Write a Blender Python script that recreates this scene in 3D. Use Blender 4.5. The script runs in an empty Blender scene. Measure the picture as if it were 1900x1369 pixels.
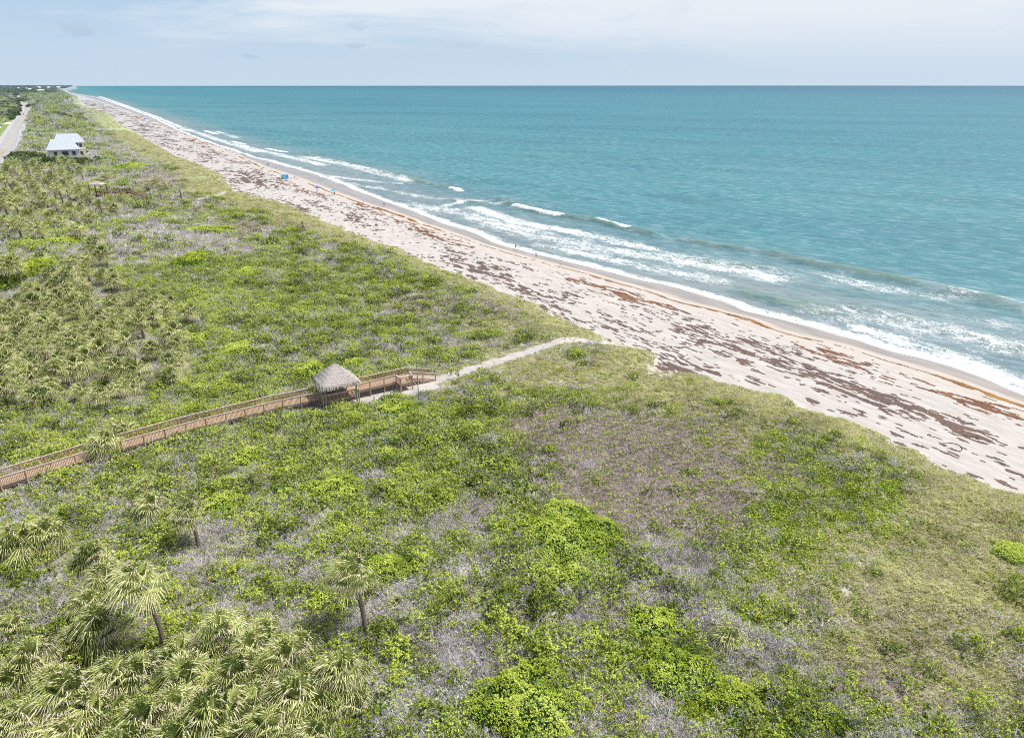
import bpy, math, random
import numpy as np
from math import pi, sin, cos, radians as R
random.seed(7); rng = np.random.default_rng(7)
C = bpy.context.scene.collection

# ------------------------------------------------------------------ survey of the place
F = 1320.0; CH = 44.0; PITCH = math.atan((684.5-158.5)/F)      # camera: focal length in photo pixels, height, pitch
EU = (-.509, .861); EV = (.861, .509)                            # along the coast / towards the sea
def toxy(u, v): return u*EU[0]+v*EV[0], u*EU[1]+v*EV[1]
def touv(x, y): return x*EU[0]+y*EU[1], x*EV[0]+y*EV[1]
def ray(px, py, z=0.0):
    px = np.asarray(px, float); py = np.asarray(py, float)
    a = (px-950)/F; b = -(py-684.5)/F
    dx = a; dy = cos(PITCH)+b*sin(PITCH); dz = -sin(PITCH)+b*cos(PITCH)
    t = (z-CH)/dz
    return dx*t, dy*t
def seen(x, y, z):                                               # where a world point stands in the photo, for reading the vegetation map
    h = z-CH
    dep = y*cos(PITCH)-h*sin(PITCH); up = y*sin(PITCH)+h*cos(PITCH)
    dep = np.maximum(dep, .1)
    return 950+F*x/dep, 684.5-F*up/dep, dep
def trace(pts, z):
    a = np.array(pts, float); x, y = ray(a[:, 0], a[:, 1], z); u, v = touv(x, y)
    o = np.argsort(u); return u[o], v[o]

# ------------------------------------------------------------------ noise
def _h(i, j, s):
    n = (i*374761393+j*668265263+s*1442695041) & 0xffffffff
    n = ((n ^ (n >> 13))*1274126177) & 0xffffffff
    n = (n ^ (n >> 16))
    return (n & 0xffffff)/float(0xffffff)
def vn(x, y, s=0):
    x = np.asarray(x, float); y = np.asarray(y, float)
    i = np.floor(x).astype(np.int64); j = np.floor(y).astype(np.int64)
    fx = x-i; fy = y-j; fx = fx*fx*(3-2*fx); fy = fy*fy*(3-2*fy)
    a = _h(i, j, s); b = _h(i+1, j, s); c = _h(i, j+1, s); d = _h(i+1, j+1, s)
    return (a*(1-fx)+b*fx)*(1-fy)+(c*(1-fx)+d*fx)*fy
def fbm(x, y, s=0, o=4):
    t = 0; a = .5; n = 0
    for k in range(o):
        t = t+a*vn(x*2**k+k*17.3, y*2**k+k*9.1, s+k); n += a; a *= .5
    return t/n
def ss(a, b, x):
    t = np.clip((x-a)/(b-a), 0, 1); return t*t*(3-2*t)

# ------------------------------------------------------------------ coast lines
Wu, Wv = trace([(1900,730),(1816,697),(1732,669),(1605,632),(1542,613),(1458,589),(1395,575),(1352,558),(1268,533),(1184,516),(1100,495),(1000,470),(919,448),(864,425.5),(772,394),(698,365),(587,322),(480,294),(384,263),(332,242),(281,217),(243,203),(180,181),(142,175),(128,172.7),(122,168.5),(140,165)], .3)
Wu = np.concatenate([[-300], Wu, [40000, 60000]]); Wv = np.concatenate([[119], Wv, [620, 900]])
Ou, Ov = trace([(1900,745),(1837,722),(1753,693),(1647,663),(1563,636),(1500,621),(1437,608),(1395,589),(1268,558),(1197,537),(1140,521),(1066,497),(1015,486),(974,475),(919,459),(845,435),(783,413),(716,389),(676,378),(624,359),(561,335),(488,311),(409,271),(332,245),(281,223),(230,204),(189,190)], 1.3)
Ou = np.concatenate([[-300], Ou, [4600, 7700, 60000]]); Ov = np.concatenate([[113], Ov, [55, 25, 880]])
Eu_, Ev_ = trace([(1900,924),(1834,910),(1782,881),(1729,866),(1703,839),(1650,831),(1626,805),(1584,787),(1526,766),(1487,758),(1439,731),(1400,722),(1300,700),(1215,683),(1220,660),(1140,640),(1125,628),(1059,597),(1000,575),(989,564),(919,538),(845,507),(790,490),(753,468),(698,449),(624,420),(550,387),(495,370),(440,360),(409,324),(371,306),(332,294),(294,273),(268,258),(243,242),(217,227),(205,212),(184,207),(153,196),(143,179)], 2.6)
Eu_ = np.concatenate([[-300], Eu_, [5400, 7730, 60000]]); Ev_ = np.concatenate([[82], Ev_, [20, -8, 800]])
def vW(u): return np.interp(u, Wu, Wv)+(fbm(u/14., u*0, 3, 3)-.5)*3.0*ss(6000, 600, u)
def vO(u): return np.interp(u, Ou, Ov)+(fbm(u/9., u*0+5, 4, 3)-.5)*1.6
def vE(u): return np.interp(u, Eu_, Ev_)+(fbm(u/4.5, u*0+8, 5, 3)-.5)*3.4

PATH = np.array([(87.9,37.5),(88.6,43),(89.6,48),(90.6,54),(91.2,59),(91.6,66),(90.6,73),(90.2,80)])
PATH2 = np.array([(291,36),(300,45),(312,57)])
BW_C = np.array([(79.5,-32),(82.6,-14.5),(85.4,-3.2),(87.1,6.5),(87.9,15.5),(87.95,22.),(88.0,27.),(88.35,35.)])   # centre of the boardwalk
def dpoly(u, v, pts):
    d = np.full(np.shape(u), 1e9)
    for a, b in zip(pts[:-1], pts[1:]):
        ax, ay = a[0], a[1]; bx, by = b[0]-ax, b[1]-ay
        t = np.clip(((u-ax)*bx+(v-ay)*by)/(bx*bx+by*by), 0, 1)
        d = np.minimum(d, np.hypot(u-ax-t*bx, v-ay-t*by))
    return d
ROADR = trace([(-14,330),(2.6,311),(23.7,286),(38,268),(40,256),(45,240),(51,224),(60.5,206),(56.5,198),(50,192.6),(38,178),(30,173)], 4.0)
def vR(u): return np.interp(u, np.concatenate([[-400, 300], ROADR[0], [60000]]), np.concatenate([[-34, -34], ROADR[1], [-2500]]))
ROADW = 14.0

def ground(u, v):
    e = vE(u); w = vW(u)
    t = np.clip((v-e)/np.maximum(w-e, 1), 0, 1)
    beach = 2.45*(1-t)**.85+.06
    beach = beach-.09*ss(.55, .6, t)*(1-t)
    sea = -np.clip(v-w, 0, None)*.05
    s = e-v
    inl = 2.5+.5*ss(0, 1.2, s)+1.25*ss(0, 11, s)+.75*np.exp(-((s-9)/5.)**2)*(fbm(u/16., v/16., 21, 2)+.3)
    und = (fbm(u/22., v/17., 11, 3)-.5)*2.4*ss(8, 24, s)+(fbm(u/5., v/5., 12, 2)-.5)*.5*ss(1, 6, s)
    und = und*(1-ss(10, 4, np.abs(dpoly(u, v, BW_C))))*(1-.9*ss(4, 1, dpoly(u, v, PATH)))
    und = und*ss(-3, 6, v-vR(u)+0)*(1-np.exp(-(((u-517)/32)**2+((v+3)/22)**2)**2))
    far = ss(4000, 16000, u)*ss(0, 500, s)*6
    return np.where(s > 0, inl+und+far, beach+sea)
def G(u, v): return float(ground(np.array([u*1.0]), np.array([v*1.0]))[0])
def at(px, py, dz=0.0):                                          # ground point under a place read off the photo
    z = 3.5
    for _ in range(12):
        x, y = ray(px, py, z+dz); u, v = touv(x, y); z = .5*z+.5*G(float(u), float(v))
    return float(x), float(y), z
def W3(u, v, z=0.0):
    x, y = toxy(u, v); return (x, y, z)

# ------------------------------------------------------------------ scene helpers
def tag(o, label=None, cat=None, group=None, kind=None):
    if label: o['label'] = label
    if cat: o['category'] = cat
    if group: o['group'] = group
    if kind: o['kind'] = kind
    return o
def empty(name, loc, rz=0, label=None, cat=None, group=None):
    o = bpy.data.objects.new(name, None); C.objects.link(o); o.location = loc; o.rotation_euler = (0, 0, rz)
    o.empty_display_size = .2
    return tag(o, label, cat, group)
def copy_tree(o, parent=None):
    c = o.copy(); C.objects.link(c); c.parent = parent
    for ch in list(o.children): copy_tree(ch, c)
    return c
def npmesh(name, V, Fc, mats, attrs=None, fmat=None, smooth=False):
    me = bpy.data.meshes.new(name); V = np.asarray(V, np.float32); Fc = np.asarray(Fc, np.int32)
    n = Fc.shape[1]
    me.vertices.add(len(V)); me.vertices.foreach_set('co', V.ravel())
    me.loops.add(Fc.size); me.loops.foreach_set('vertex_index', Fc.ravel())
    me.polygons.add(len(Fc)); me.polygons.foreach_set('loop_start', np.arange(0, Fc.size, n, dtype=np.int32))
    me.polygons.foreach_set('loop_total', np.full(len(Fc), n, np.int32))
    for m in mats: me.materials.append(m)
    if fmat is not None: me.polygons.foreach_set('material_index', np.asarray(fmat, np.int32))
    me.polygons.foreach_set('use_smooth', np.full(len(Fc), smooth))
    for k, a in (attrs or {}).items():
        at_ = me.attributes.new(k, 'FLOAT', 'POINT'); at_.data.foreach_set('value', np.asarray(a, np.float32).ravel())
    me.update(); me.validate(); return me
def link(me, name, parent=None):
    o = bpy.data.objects.new(name, me); C.objects.link(o)
    if parent: o.parent = parent
    return o
class MB:
    def __init__(s): s.v = []; s.f = []; s.m = []
    def add(s, vs, fs, m=0):
        k = len(s.v); s.v += [tuple(p) for p in vs]; s.f += [tuple(i+k for i in f) for f in fs]; s.m += [m]*len(fs)
    def box(s, c, d, rz=0, m=0, taper=1.0):
        x, y, z = d[0]/2, d[1]/2, d[2]/2; ca, sa = cos(rz), sin(rz); vs = []
        for k in (-1, 1):
            q = taper if k > 0 else 1
            for i, j in ((-1,-1),(1,-1),(1,1),(-1,1)):
                X, Y = i*x*q, j*y*q; vs.append((c[0]+X*ca-Y*sa, c[1]+X*sa+Y*ca, c[2]+k*z))
        s.add(vs, [(3,2,1,0),(4,5,6,7),(0,1,5,4),(1,2,6,5),(2,3,7,6),(3,0,4,7)], m)
    def bar(s, a, b, w, h, m=0):                                  # a beam from a to b, width w, height h
        a = np.array(a, float); b = np.array(b, float); d = b-a; L = np.linalg.norm(d); d /= L
        up = np.array([0, 0, 1.]) if abs(d[2]) < .95 else np.array([0, 1., 0])
        sd = np.cross(d, up); sd /= np.linalg.norm(sd); up = np.cross(sd, d)
        vs = [p+sd*w/2*i+up*h/2*j for p in (a, b) for i, j in ((-1,-1),(1,-1),(1,1),(-1,1))]
        s.add(vs, [(3,2,1,0),(4,5,6,7),(0,1,5,4),(1,2,6,5),(2,3,7,6),(3,0,4,7)], m)
    def tube(s, pts, rs, n=8, m=0, cap=True):
        pts = [np.array(p, float) for p in pts]; rings = []
        for i, p in enumerate(pts):
            d = pts[min(i+1, len(pts)-1)]-pts[max(i-1, 0)]; d /= np.linalg.norm(d)
            a = np.array([1., 0, 0]) if abs(d[0]) < .8 else np.array([0, 1., 0])
            a = np.cross(d, a); a /= np.linalg.norm(a); b = np.cross(d, a)
            rings.append([p+rs[i]*(cos(2*pi*k/n)*a+sin(2*pi*k/n)*b) for k in range(n)])
        vs = [q for r in rings for q in r]
        fs = [(i*n+k, i*n+(k+1) % n, (i+1)*n+(k+1) % n, (i+1)*n+k) for i in range(len(pts)-1) for k in range(n)]
        if cap: fs += [tuple(range(n))[::-1], tuple(range((len(pts)-1)*n, len(pts)*n))]
        s.add(vs, fs, m)
    def mesh(s, name, mats):
        me = bpy.data.meshes.new(name); me.from_pydata(s.v, [], s.f)
        for m in (mats if isinstance(mats, (list, tuple)) else [mats]): me.materials.append(m)
        me.polygons.foreach_set('material_index', s.m); me.update(); return me
    def build(s, name, mats, parent=None): return link(s.mesh(name, mats), name, parent)

# ------------------------------------------------------------------ materials
def newmat(name):
    m = bpy.data.materials.new(name); m.use_nodes = True; nt = m.node_tree; nt.nodes.clear(); return m, nt
class N:
    def __init__(s, nt): s.nt = nt
    def n(s, t, **k):
        x = s.nt.nodes.new(t)
        for a, b in k.items():
            if a == 'ins':
                for i, vv in b.items():
                    if isinstance(vv, bpy.types.NodeSocket): s.nt.links.new(vv, x.inputs[i])
                    else: x.inputs[i].default_value = vv
            else: setattr(x, a, b)
        return x
    def math(s, op, a, b=0.0, c=0.0, clamp=False):
        x = s.n('ShaderNodeMath', operation=op, use_clamp=clamp, ins={0: a, 1: b})
        if op in ('MULTIPLY_ADD',): 
            if isinstance(c, bpy.types.NodeSocket): s.nt.links.new(c, x.inputs[2])
            else: x.inputs[2].default_value = c
        return x.outputs[0]
    def mix(s, f, a, b, bt='MIX'):
        x = s.n('ShaderNodeMix', data_type='RGBA', blend_type=bt); x.clamp_factor = True
        for i, vv in ((0, f), (6, a), (7, b)):
            if isinstance(vv, bpy.types.NodeSocket): s.nt.links.new(vv, x.inputs[i])
            else: x.inputs[i].default_value = (vv if i == 0 else (*vv, 1) if len(vv) == 3 else vv)
        return x.outputs[2]
    def step(s, x, a, b):                                          # smoothstep a..b
        m = s.n('ShaderNodeMapRange', interpolation_type='SMOOTHSTEP', ins={0: x, 1: a, 2: b, 3: 0.0, 4: 1.0}); return m.outputs[0]
    def attr(s, name): return s.n('ShaderNodeAttribute', attribute_name=name).outputs['Fac']
    def noise(s, vec, scale, detail=3, rough=.55, dist=0.0):
        return s.n('ShaderNodeTexNoise', ins={'Vector': vec, 'Scale': scale, 'Detail': detail, 'Roughness': rough, 'Distortion': dist}).outputs['Fac']
    def pos(s): return s.n('ShaderNodeNewGeometry').outputs['Position']
    def coast(s, su=1.0, sv=1.0):                                   # world position turned to coast axes and stretched
        r = s.n('ShaderNodeVectorRotate', rotation_type='Z_AXIS', ins={'Vector': s.pos(), 'Angle': -math.atan2(EV[1], EV[0])})
        return s.n('ShaderNodeVectorMath', operation='MULTIPLY', ins={0: r.outputs[0], 1: (sv, su, 1)}).outputs[0]
    def bump(s, h, st, d): return s.n('ShaderNodeBump', ins={'Height': h, 'Strength': st, 'Distance': d}).outputs[0]
    def out(s, sh): s.nt.links.new(sh, s.n('ShaderNodeOutputMaterial').inputs[0])
    def pbsdf(s, **k):
        x = s.n('ShaderNodeBsdfPrincipled')
        for a, b in k.items():
            a = a.replace('_', ' ')
            if isinstance(b, bpy.types.NodeSocket): s.nt.links.new(b, x.inputs[a])
            else: x.inputs[a].default_value = (*b, 1) if isinstance(b, tuple) and len(b) == 3 else b
        return x.outputs[0]
def far_haze(g, col):                                             # aerial haze painted into the base colour, growing with distance
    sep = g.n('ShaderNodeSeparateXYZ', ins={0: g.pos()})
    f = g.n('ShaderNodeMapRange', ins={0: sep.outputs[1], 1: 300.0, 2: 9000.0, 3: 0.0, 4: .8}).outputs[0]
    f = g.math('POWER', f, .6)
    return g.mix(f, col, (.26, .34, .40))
def plain(name, col, rough=.7, var=.25, scale=3.0, metal=0.0, stretch=None, bump=0.0):
    m, nt = newmat(name); g = N(nt)
    tc = g.n('ShaderNodeTexCoord').outputs['Object']
    if stretch: tc = g.n('ShaderNodeVectorMath', operation='MULTIPLY', ins={0: tc, 1: stretch}).outputs[0]
    nz = g.noise(tc, scale, 4, .6)
    lo = tuple(c*(1-var) for c in col); hi = tuple(min(1, c*(1+var)) for c in col)
    c = g.mix(g.step(nz, .3, .7), lo, hi)
    k = dict(Base_Color=c, Roughness=rough, Metallic=metal)
    if bump: k['Normal'] = g.bump(nz, bump, .02)
    g.out(g.pbsdf(**k)); return m
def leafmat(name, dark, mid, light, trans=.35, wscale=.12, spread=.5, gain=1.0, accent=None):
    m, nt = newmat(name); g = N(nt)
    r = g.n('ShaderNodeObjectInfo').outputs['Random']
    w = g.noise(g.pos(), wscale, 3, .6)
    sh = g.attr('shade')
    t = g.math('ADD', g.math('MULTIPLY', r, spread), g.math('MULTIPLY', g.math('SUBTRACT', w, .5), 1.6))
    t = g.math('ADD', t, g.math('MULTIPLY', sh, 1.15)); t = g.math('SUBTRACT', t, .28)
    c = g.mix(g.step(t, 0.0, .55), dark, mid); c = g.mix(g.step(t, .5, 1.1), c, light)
    if accent:
        a = g.math('GREATER_THAN', g.attr('accent'), .5); c = g.mix(a, c, accent)
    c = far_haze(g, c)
    d = g.n('ShaderNodeBsdfDiffuse', ins={0: c}).outputs[0]
    tr = g.n('ShaderNodeBsdfTranslucent', ins={0: g.mix(.25, c, (.35, .5, .05))}).outputs[0]
    mx = g.n('ShaderNodeMixShader', ins={0: trans, 1: d, 2: tr}).outputs[0]
    gl = g.n('ShaderNodeBsdfGlossy', ins={0: (.9, .95, 1, 1), 1: .45}).outputs[0]
    mx = g.n('ShaderNodeMixShader', ins={0: .02, 1: mx, 2: gl}).outputs[0]
    g.out(mx); return m
#MATS
M = {}
M['leaf'] = leafmat('scrub leaf', (.030,.050,.008), (.26,.345,.045), (.66,.75,.15), trans=.2, spread=.85, wscale=.22, accent=(.62,.50,.10))
M['lime'] = leafmat('lime leaf', (.13,.20,.02), (.50,.62,.07), (.78,.86,.20), trans=.22, wscale=.25)
M['deepleaf'] = leafmat('deep green leaf', (.035,.07,.01), (.25,.34,.04), (.64,.72,.11), trans=.2)
M['vine'] = leafmat('vine leaf', (.05,.085,.01), (.35,.47,.05), (.68,.78,.14), trans=.25, wscale=.2, accent=(.6,.45,.08))
M['grass'] = leafmat('dune grass', (.20,.195,.07), (.62,.59,.26), (.98,.92,.56), wscale=.15, trans=.4)
M['drygrass'] = leafmat('dry grass', (.38,.32,.20), (.60,.53,.36), (.80,.73,.55), wscale=.2, trans=.3)
M['twig'] = leafmat('bleached twig', (.24,.21,.215), (.66,.61,.62), (1.0,.96,.97), trans=.08, wscale=.3)
M['browntwig'] = leafmat('brown twig', (.15,.115,.105), (.31,.24,.225), (.50,.41,.375), trans=.05, wscale=.25)
M['palm'] = leafmat('palm frond', (.09,.125,.025), (.55,.60,.19), (.98,.95,.54), trans=.3, wscale=.4, spread=.3, accent=(.72,.62,.46))
M['palmdead'] = leafmat('dead frond', (.30,.22,.16), (.55,.44,.35), (.78,.68,.58), trans=.15)
M['silver'] = leafmat('silver palmetto', (.22,.30,.20), (.46,.55,.42), (.74,.80,.66), trans=.25)
M['agave'] = leafmat('agave leaf', (.13,.20,.18), (.24,.34,.32), (.42,.52,.50), trans=.1)
M['coco'] = leafmat('coconut frond', (.12,.14,.05), (.27,.27,.12), (.50,.46,.26), trans=.3)
M['trunk'] = plain('palm trunk bark', (.17,.135,.115), .95, .45, 6, stretch=(1,1,4), bump=.5)
M['wood'] = plain('boardwalk timber', (.46,.315,.215), .85, .3, 5)
M['woodrail'] = plain('weathered rail', (.55,.44,.36), .85, .3, 4)
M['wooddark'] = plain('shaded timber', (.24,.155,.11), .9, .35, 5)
M['woodred'] = plain('red brown timber', (.22,.10,.07), .9, .35, 5)
M['greenpost'] = plain('green treated post', (.20,.29,.24), .8, .25, 4)
M['thatch'] = None
M['metalroof'] = None
M['wall'] = plain('stucco', (.55,.55,.58), .9, .1, 1)
M['wallcream'] = plain('cream stucco', (.66,.56,.42), .9, .12, 1)
M['white'] = plain('white paint', (.78,.78,.76), .6, .06, 1)
M['glass'] = plain('dark window glass', (.05,.07,.09), .15, .3, 1)
M['galv'] = plain('galvanised steel', (.52,.54,.56), .5, .1, 1, metal=.4)
M['pole'] = plain('weathered pole', (.42,.40,.38), .9, .2, 2)
M['rubber'] = plain('tyre rubber', (.03,.03,.03), .9, .2, 8)
M['skin'] = plain('skin', (.42,.25,.17), .6, .08, 5)
M['hair'] = plain('dark hair', (.05,.035,.025), .7, .3, 20)
def thatch():
    m, nt = newmat('palm thatch'); g = N(nt)
    tc = g.n('ShaderNodeTexCoord').outputs['Object']
    n1 = g.noise(g.n('ShaderNodeVectorMath', operation='MULTIPLY', ins={0: tc, 1: (9, 9, 3)}).outputs[0], 2.2, 5, .7)
    n2 = g.noise(tc, 1.1, 3)
    c = g.mix(g.step(n1, .3, .72), (.27,.235,.215), (.66,.60,.55)); c = g.mix(g.math('MULTIPLY', n2, .45), c, (.45,.38,.36))
    g.out(g.pbsdf(Base_Color=c, Roughness=.95, Normal=g.bump(n1, .9, .08))); return m
M['thatch'] = thatch()
def metalroof():
    m, nt = newmat('standing seam metal roof'); g = N(nt)
    tc = g.n('ShaderNodeTexCoord').outputs['Object']
    n = g.noise(tc, .5, 3)
    c = g.mix(n, (.42,.46,.51), (.54,.58,.63))
    g.out(g.pbsdf(Base_Color=c, Roughness=.5, Metallic=.1)); return m
M['metalroof'] = metalroof()

def mat_terrain():
    m, nt = newmat('coastal ground'); g = N(nt)
    p = g.pos(); bare = g.attr('bare'); green = g.attr('green'); mulch = g.attr('mulch'); wet = g.attr('wet'); fresh = g.attr('fresh'); scrubf = g.attr('far')
    n1 = g.noise(p, .9, 4, .65); n2 = g.noise(p, 5.0, 4, .7); nb = g.noise(p, .06, 3)
    cs = g.coast(.22, 1.0); ns = g.noise(cs, .9, 4, .65)
    grain = g.noise(p, 14.0, 3, .7)
    sand = g.mix(g.step(ns, .3, .7), (.42,.388,.352), (.555,.523,.487)); sand = g.mix(g.math('MULTIPLY', g.step(grain, .35, .7), .34), sand, (.36,.30,.28))
    foot = g.noise(p, 2.6, 3, .7, .4); sand = g.mix(g.math('MULTIPLY', g.step(foot, .56, .68), .28), sand, (.40,.35,.33))
    trk = g.noise(g.coast(.05, 1.6), 1.4, 2, .5); sand = g.mix(g.math('MULTIPLY', g.step(trk, .60, .66), .16), sand, (.44,.38,.36))
    sand = g.mix(g.math('MULTIPLY', fresh, .6), sand, (.52,.44,.37))
    wetc = g.mix(g.step(g.noise(g.coast(.08, .6), 1.0, 3), .35, .65), (.27,.24,.22), (.36,.31,.27))
    sand = g.mix(g.step(wet, .1, .75), sand, wetc)
    lit = g.mix(g.step(n2, .35, .68), (.08,.065,.055), (.38,.33,.31)); lit = g.mix(g.math('MULTIPLY', g.step(n1, .48, .7), .6), lit, (.60,.54,.50))
    mul = g.mix(g.step(n2, .3, .7), (.17,.13,.125), (.38,.31,.30))
    lit = g.mix(mulch, lit, mul)
    gr = g.mix(g.step(n2, .3, .7), (.20,.24,.07), (.46,.46,.19))
    lit = g.mix(g.math('MULTIPLY', green, .75), lit, gr)
    edge = g.math('ADD', bare, g.math('MULTIPLY', g.math('SUBTRACT', n1, .5), .9))
    c = g.mix(g.step(edge, .35, .65), lit, sand)
    # scrub seen from far off
    nf = g.noise(p, .055, 5, .62); nf2 = g.noise(p, .022, 4, .6); nf3 = g.noise(p, .35, 4, .7)
    fc = g.mix(g.step(nf, .38, .62), (.16,.18,.07), (.36,.36,.14)); fc = g.mix(g.math('MULTIPLY', g.step(nf2, .50, .62), .8), fc, (.30,.27,.27))
    fc = g.mix(g.math('MULTIPLY', g.step(nf3, .45, .7), .5), fc, (.08,.10,.045))
    fc = g.mix(g.math('MULTIPLY', green, .8), fc, g.mix(nf3, (.34,.38,.12), (.58,.58,.25)))
    c = g.mix(g.math('MULTIPLY', scrubf, g.math('SUBTRACT', 1.0, g.step(edge, .35, .65))), c, fc)
    c = g.mix(g.math('MULTIPLY', g.attr('lawn'), .9), c, g.mix(nf3, (.10,.15,.025), (.22,.28,.06)))
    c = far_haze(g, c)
    ro = g.n('ShaderNodeMapRange', ins={0: wet, 1: 0.3, 2: 1.0, 3: .95, 4: .32}).outputs[0]
    h = g.math('ADD', g.math('MULTIPLY', foot, g.math('SUBTRACT', 1.0, wet)), g.math('MULTIPLY', n2, .4))
    g.out(g.pbsdf(Base_Color=c, Roughness=ro, Normal=g.bump(h, .55, .16))); return m
def mat_sea():
    m, nt = newmat('sea water'); g = N(nt)
    p = g.pos(); sh = g.attr('shore'); foam = g.attr('foam'); crest = g.attr('crest')
    def crests(sx, sy, ang=37): 
        r_ = g.n('ShaderNodeVectorRotate', rotation_type='Z_AXIS', ins={'Vector': p, 'Angle': R(ang)}).outputs[0]
        return g.n('ShaderNodeVectorMath', operation='MULTIPLY', ins={0: r_, 1: (sx, sy, 1)}).outputs[0]
    big = g.noise(crests(.0012, .006, 20), 1.0, 4, .6); mid = g.noise(crests(.008, .045, 30), 1.0, 4, .6)
    c = g.mix(g.step(sh, 3.0, 70.0), (.085,.18,.16), (.022,.150,.148))
    c = g.mix(g.step(sh, 60.0, 500.0), c, (.010,.125,.140))
    c = g.mix(g.step(sh, 400.0, 6000.0), c, (.004,.070,.118))
    c = g.mix(g.step(sh, 7000.0, 30000.0), c, (.002,.045,.085))
    c = g.mix(g.math('MULTIPLY', g.step(big, .45, .68), .55), c, (.004,.075,.105))
    c = g.mix(g.math('MULTIPLY', g.step(mid, .48, .70), .45), c, (.006,.085,.095))
    c = g.mix(g.math('MULTIPLY', g.step(mid, .46, .30), .35), c, (.04,.18,.185))
    c = g.mix(g.math('MULTIPLY', crest, .8, clamp=True), c, (.055,.15,.095))
    st = crests(.35, 1.0); w1 = g.noise(st, .42, 5, .72); w2 = g.noise(crests(.3, 1, 45), .075, 3, .6, .5); w3 = g.noise(p, 1.8, 3, .6)
    c = g.mix(g.math('MULTIPLY', g.step(w1, .50, .66), .6), c, (.10,.27,.275)); c = g.mix(g.math('MULTIPLY', g.step(w1, .48, .34), .7), c, (.004,.075,.08))
    c = g.mix(g.math('MULTIPLY', g.step(w2, .52, .70), .35), c, (.02,.10,.09))
    h = g.math('ADD', g.math('MULTIPLY', w1, 1.4), g.math('ADD', g.math('MULTIPLY', w2, 3.2), g.math('MULTIPLY', w3, .25)))
    c = g.mix(1.0, c, (2.7, 1.40, 1.53), 'MULTIPLY')
    # foam
    a = g.coast(.45, 1.0)
    dn = g.n('ShaderNodeTexNoise', ins={'Vector': a, 'Scale': .5, 'Detail': 3.0}).outputs['Color']
    a2 = g.n('ShaderNodeVectorMath', operation='ADD', ins={0: a, 1: g.n('ShaderNodeVectorMath', operation='SCALE', ins={0: dn, 3: 2.2}).outputs[0]}).outputs[0]
    l1 = g.math('ABSOLUTE', g.math('SUBTRACT', g.noise(a2, .8, 4, .6), .5)); l2 = g.math('ABSOLUTE', g.math('SUBTRACT', g.noise(a2, 2.0, 3, .6), .5))
    lace = g.math('SUBTRACT', 1.0, g.math('MULTIPLY', g.math('MINIMUM', l1, g.math('MULTIPLY', l2, 1.3)), 7.0), clamp=True)
    blotch = g.noise(a, .32, 5, .7)
    pat = g.math('ADD', g.math('MULTIPLY', lace, .75), g.math('MULTIPLY_ADD', blotch, 1.5, -.45))      # about 0..1.3
    fm = g.step(g.math('ADD', g.math('MULTIPLY', foam, 1.25), pat), 1.24, 1.80)
    fl = g.step(foam, .03, .12); fm = g.math('MULTIPLY', fm, fl)
    milk = g.math('MULTIPLY', g.step(foam, .1, .9), .35); c = g.mix(milk, c, (.22,.32,.30))
    wc = g.math('MULTIPLY', g.step(g.noise(st, .22, 6, .75), .735, .77), g.step(sh, 30.0, 80.0)); fm = g.math('MAXIMUM', fm, wc)
    c = g.mix(fm, c, (.72,.74,.74))
    ro = g.math('MULTIPLY_ADD', fm, .6, .24)
    nrm = g.bump(g.math('ADD', h, g.math('MULTIPLY', fm, .5)), .75, .32)
    d = g.n('ShaderNodeBsdfDiffuse', ins={0: c, 'Normal': nrm}).outputs[0]; gl = g.n('ShaderNodeBsdfGlossy', ins={0: (.85, .95, 1, 1), 1: .32, 'Normal': nrm}).outputs[0]
    fr = g.math('MULTIPLY', g.math('SUBTRACT', 1.0, fm), .17)
    g.out(g.n('ShaderNodeMixShader', ins={0: fr, 1: d, 2: gl}).outputs[0]); return m
def mat_weed(name, dark, mid, light):
    m, nt = newmat(name); g = N(nt); n = g.noise(g.pos(), 6.0, 4, .7); n2 = g.noise(g.pos(), .2, 3)
    c = g.mix(g.step(n, .3, .7), dark, mid); c = g.mix(g.math('MULTIPLY', g.step(n2, .45, .65), .8), c, light)
    g.out(g.pbsdf(Base_Color=c, Roughness=.95)); return m
M['weed'] = mat_weed('dried seaweed', (.075,.045,.04), (.20,.14,.118), (.18,.11,.08))
M['weedred'] = mat_weed('russet seaweed', (.11,.045,.025), (.24,.11,.06), (.28,.14,.07))
M['weedfresh'] = mat_weed('fresh orange seaweed', (.16,.075,.025), (.33,.17,.055), (.40,.21,.06))

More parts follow.
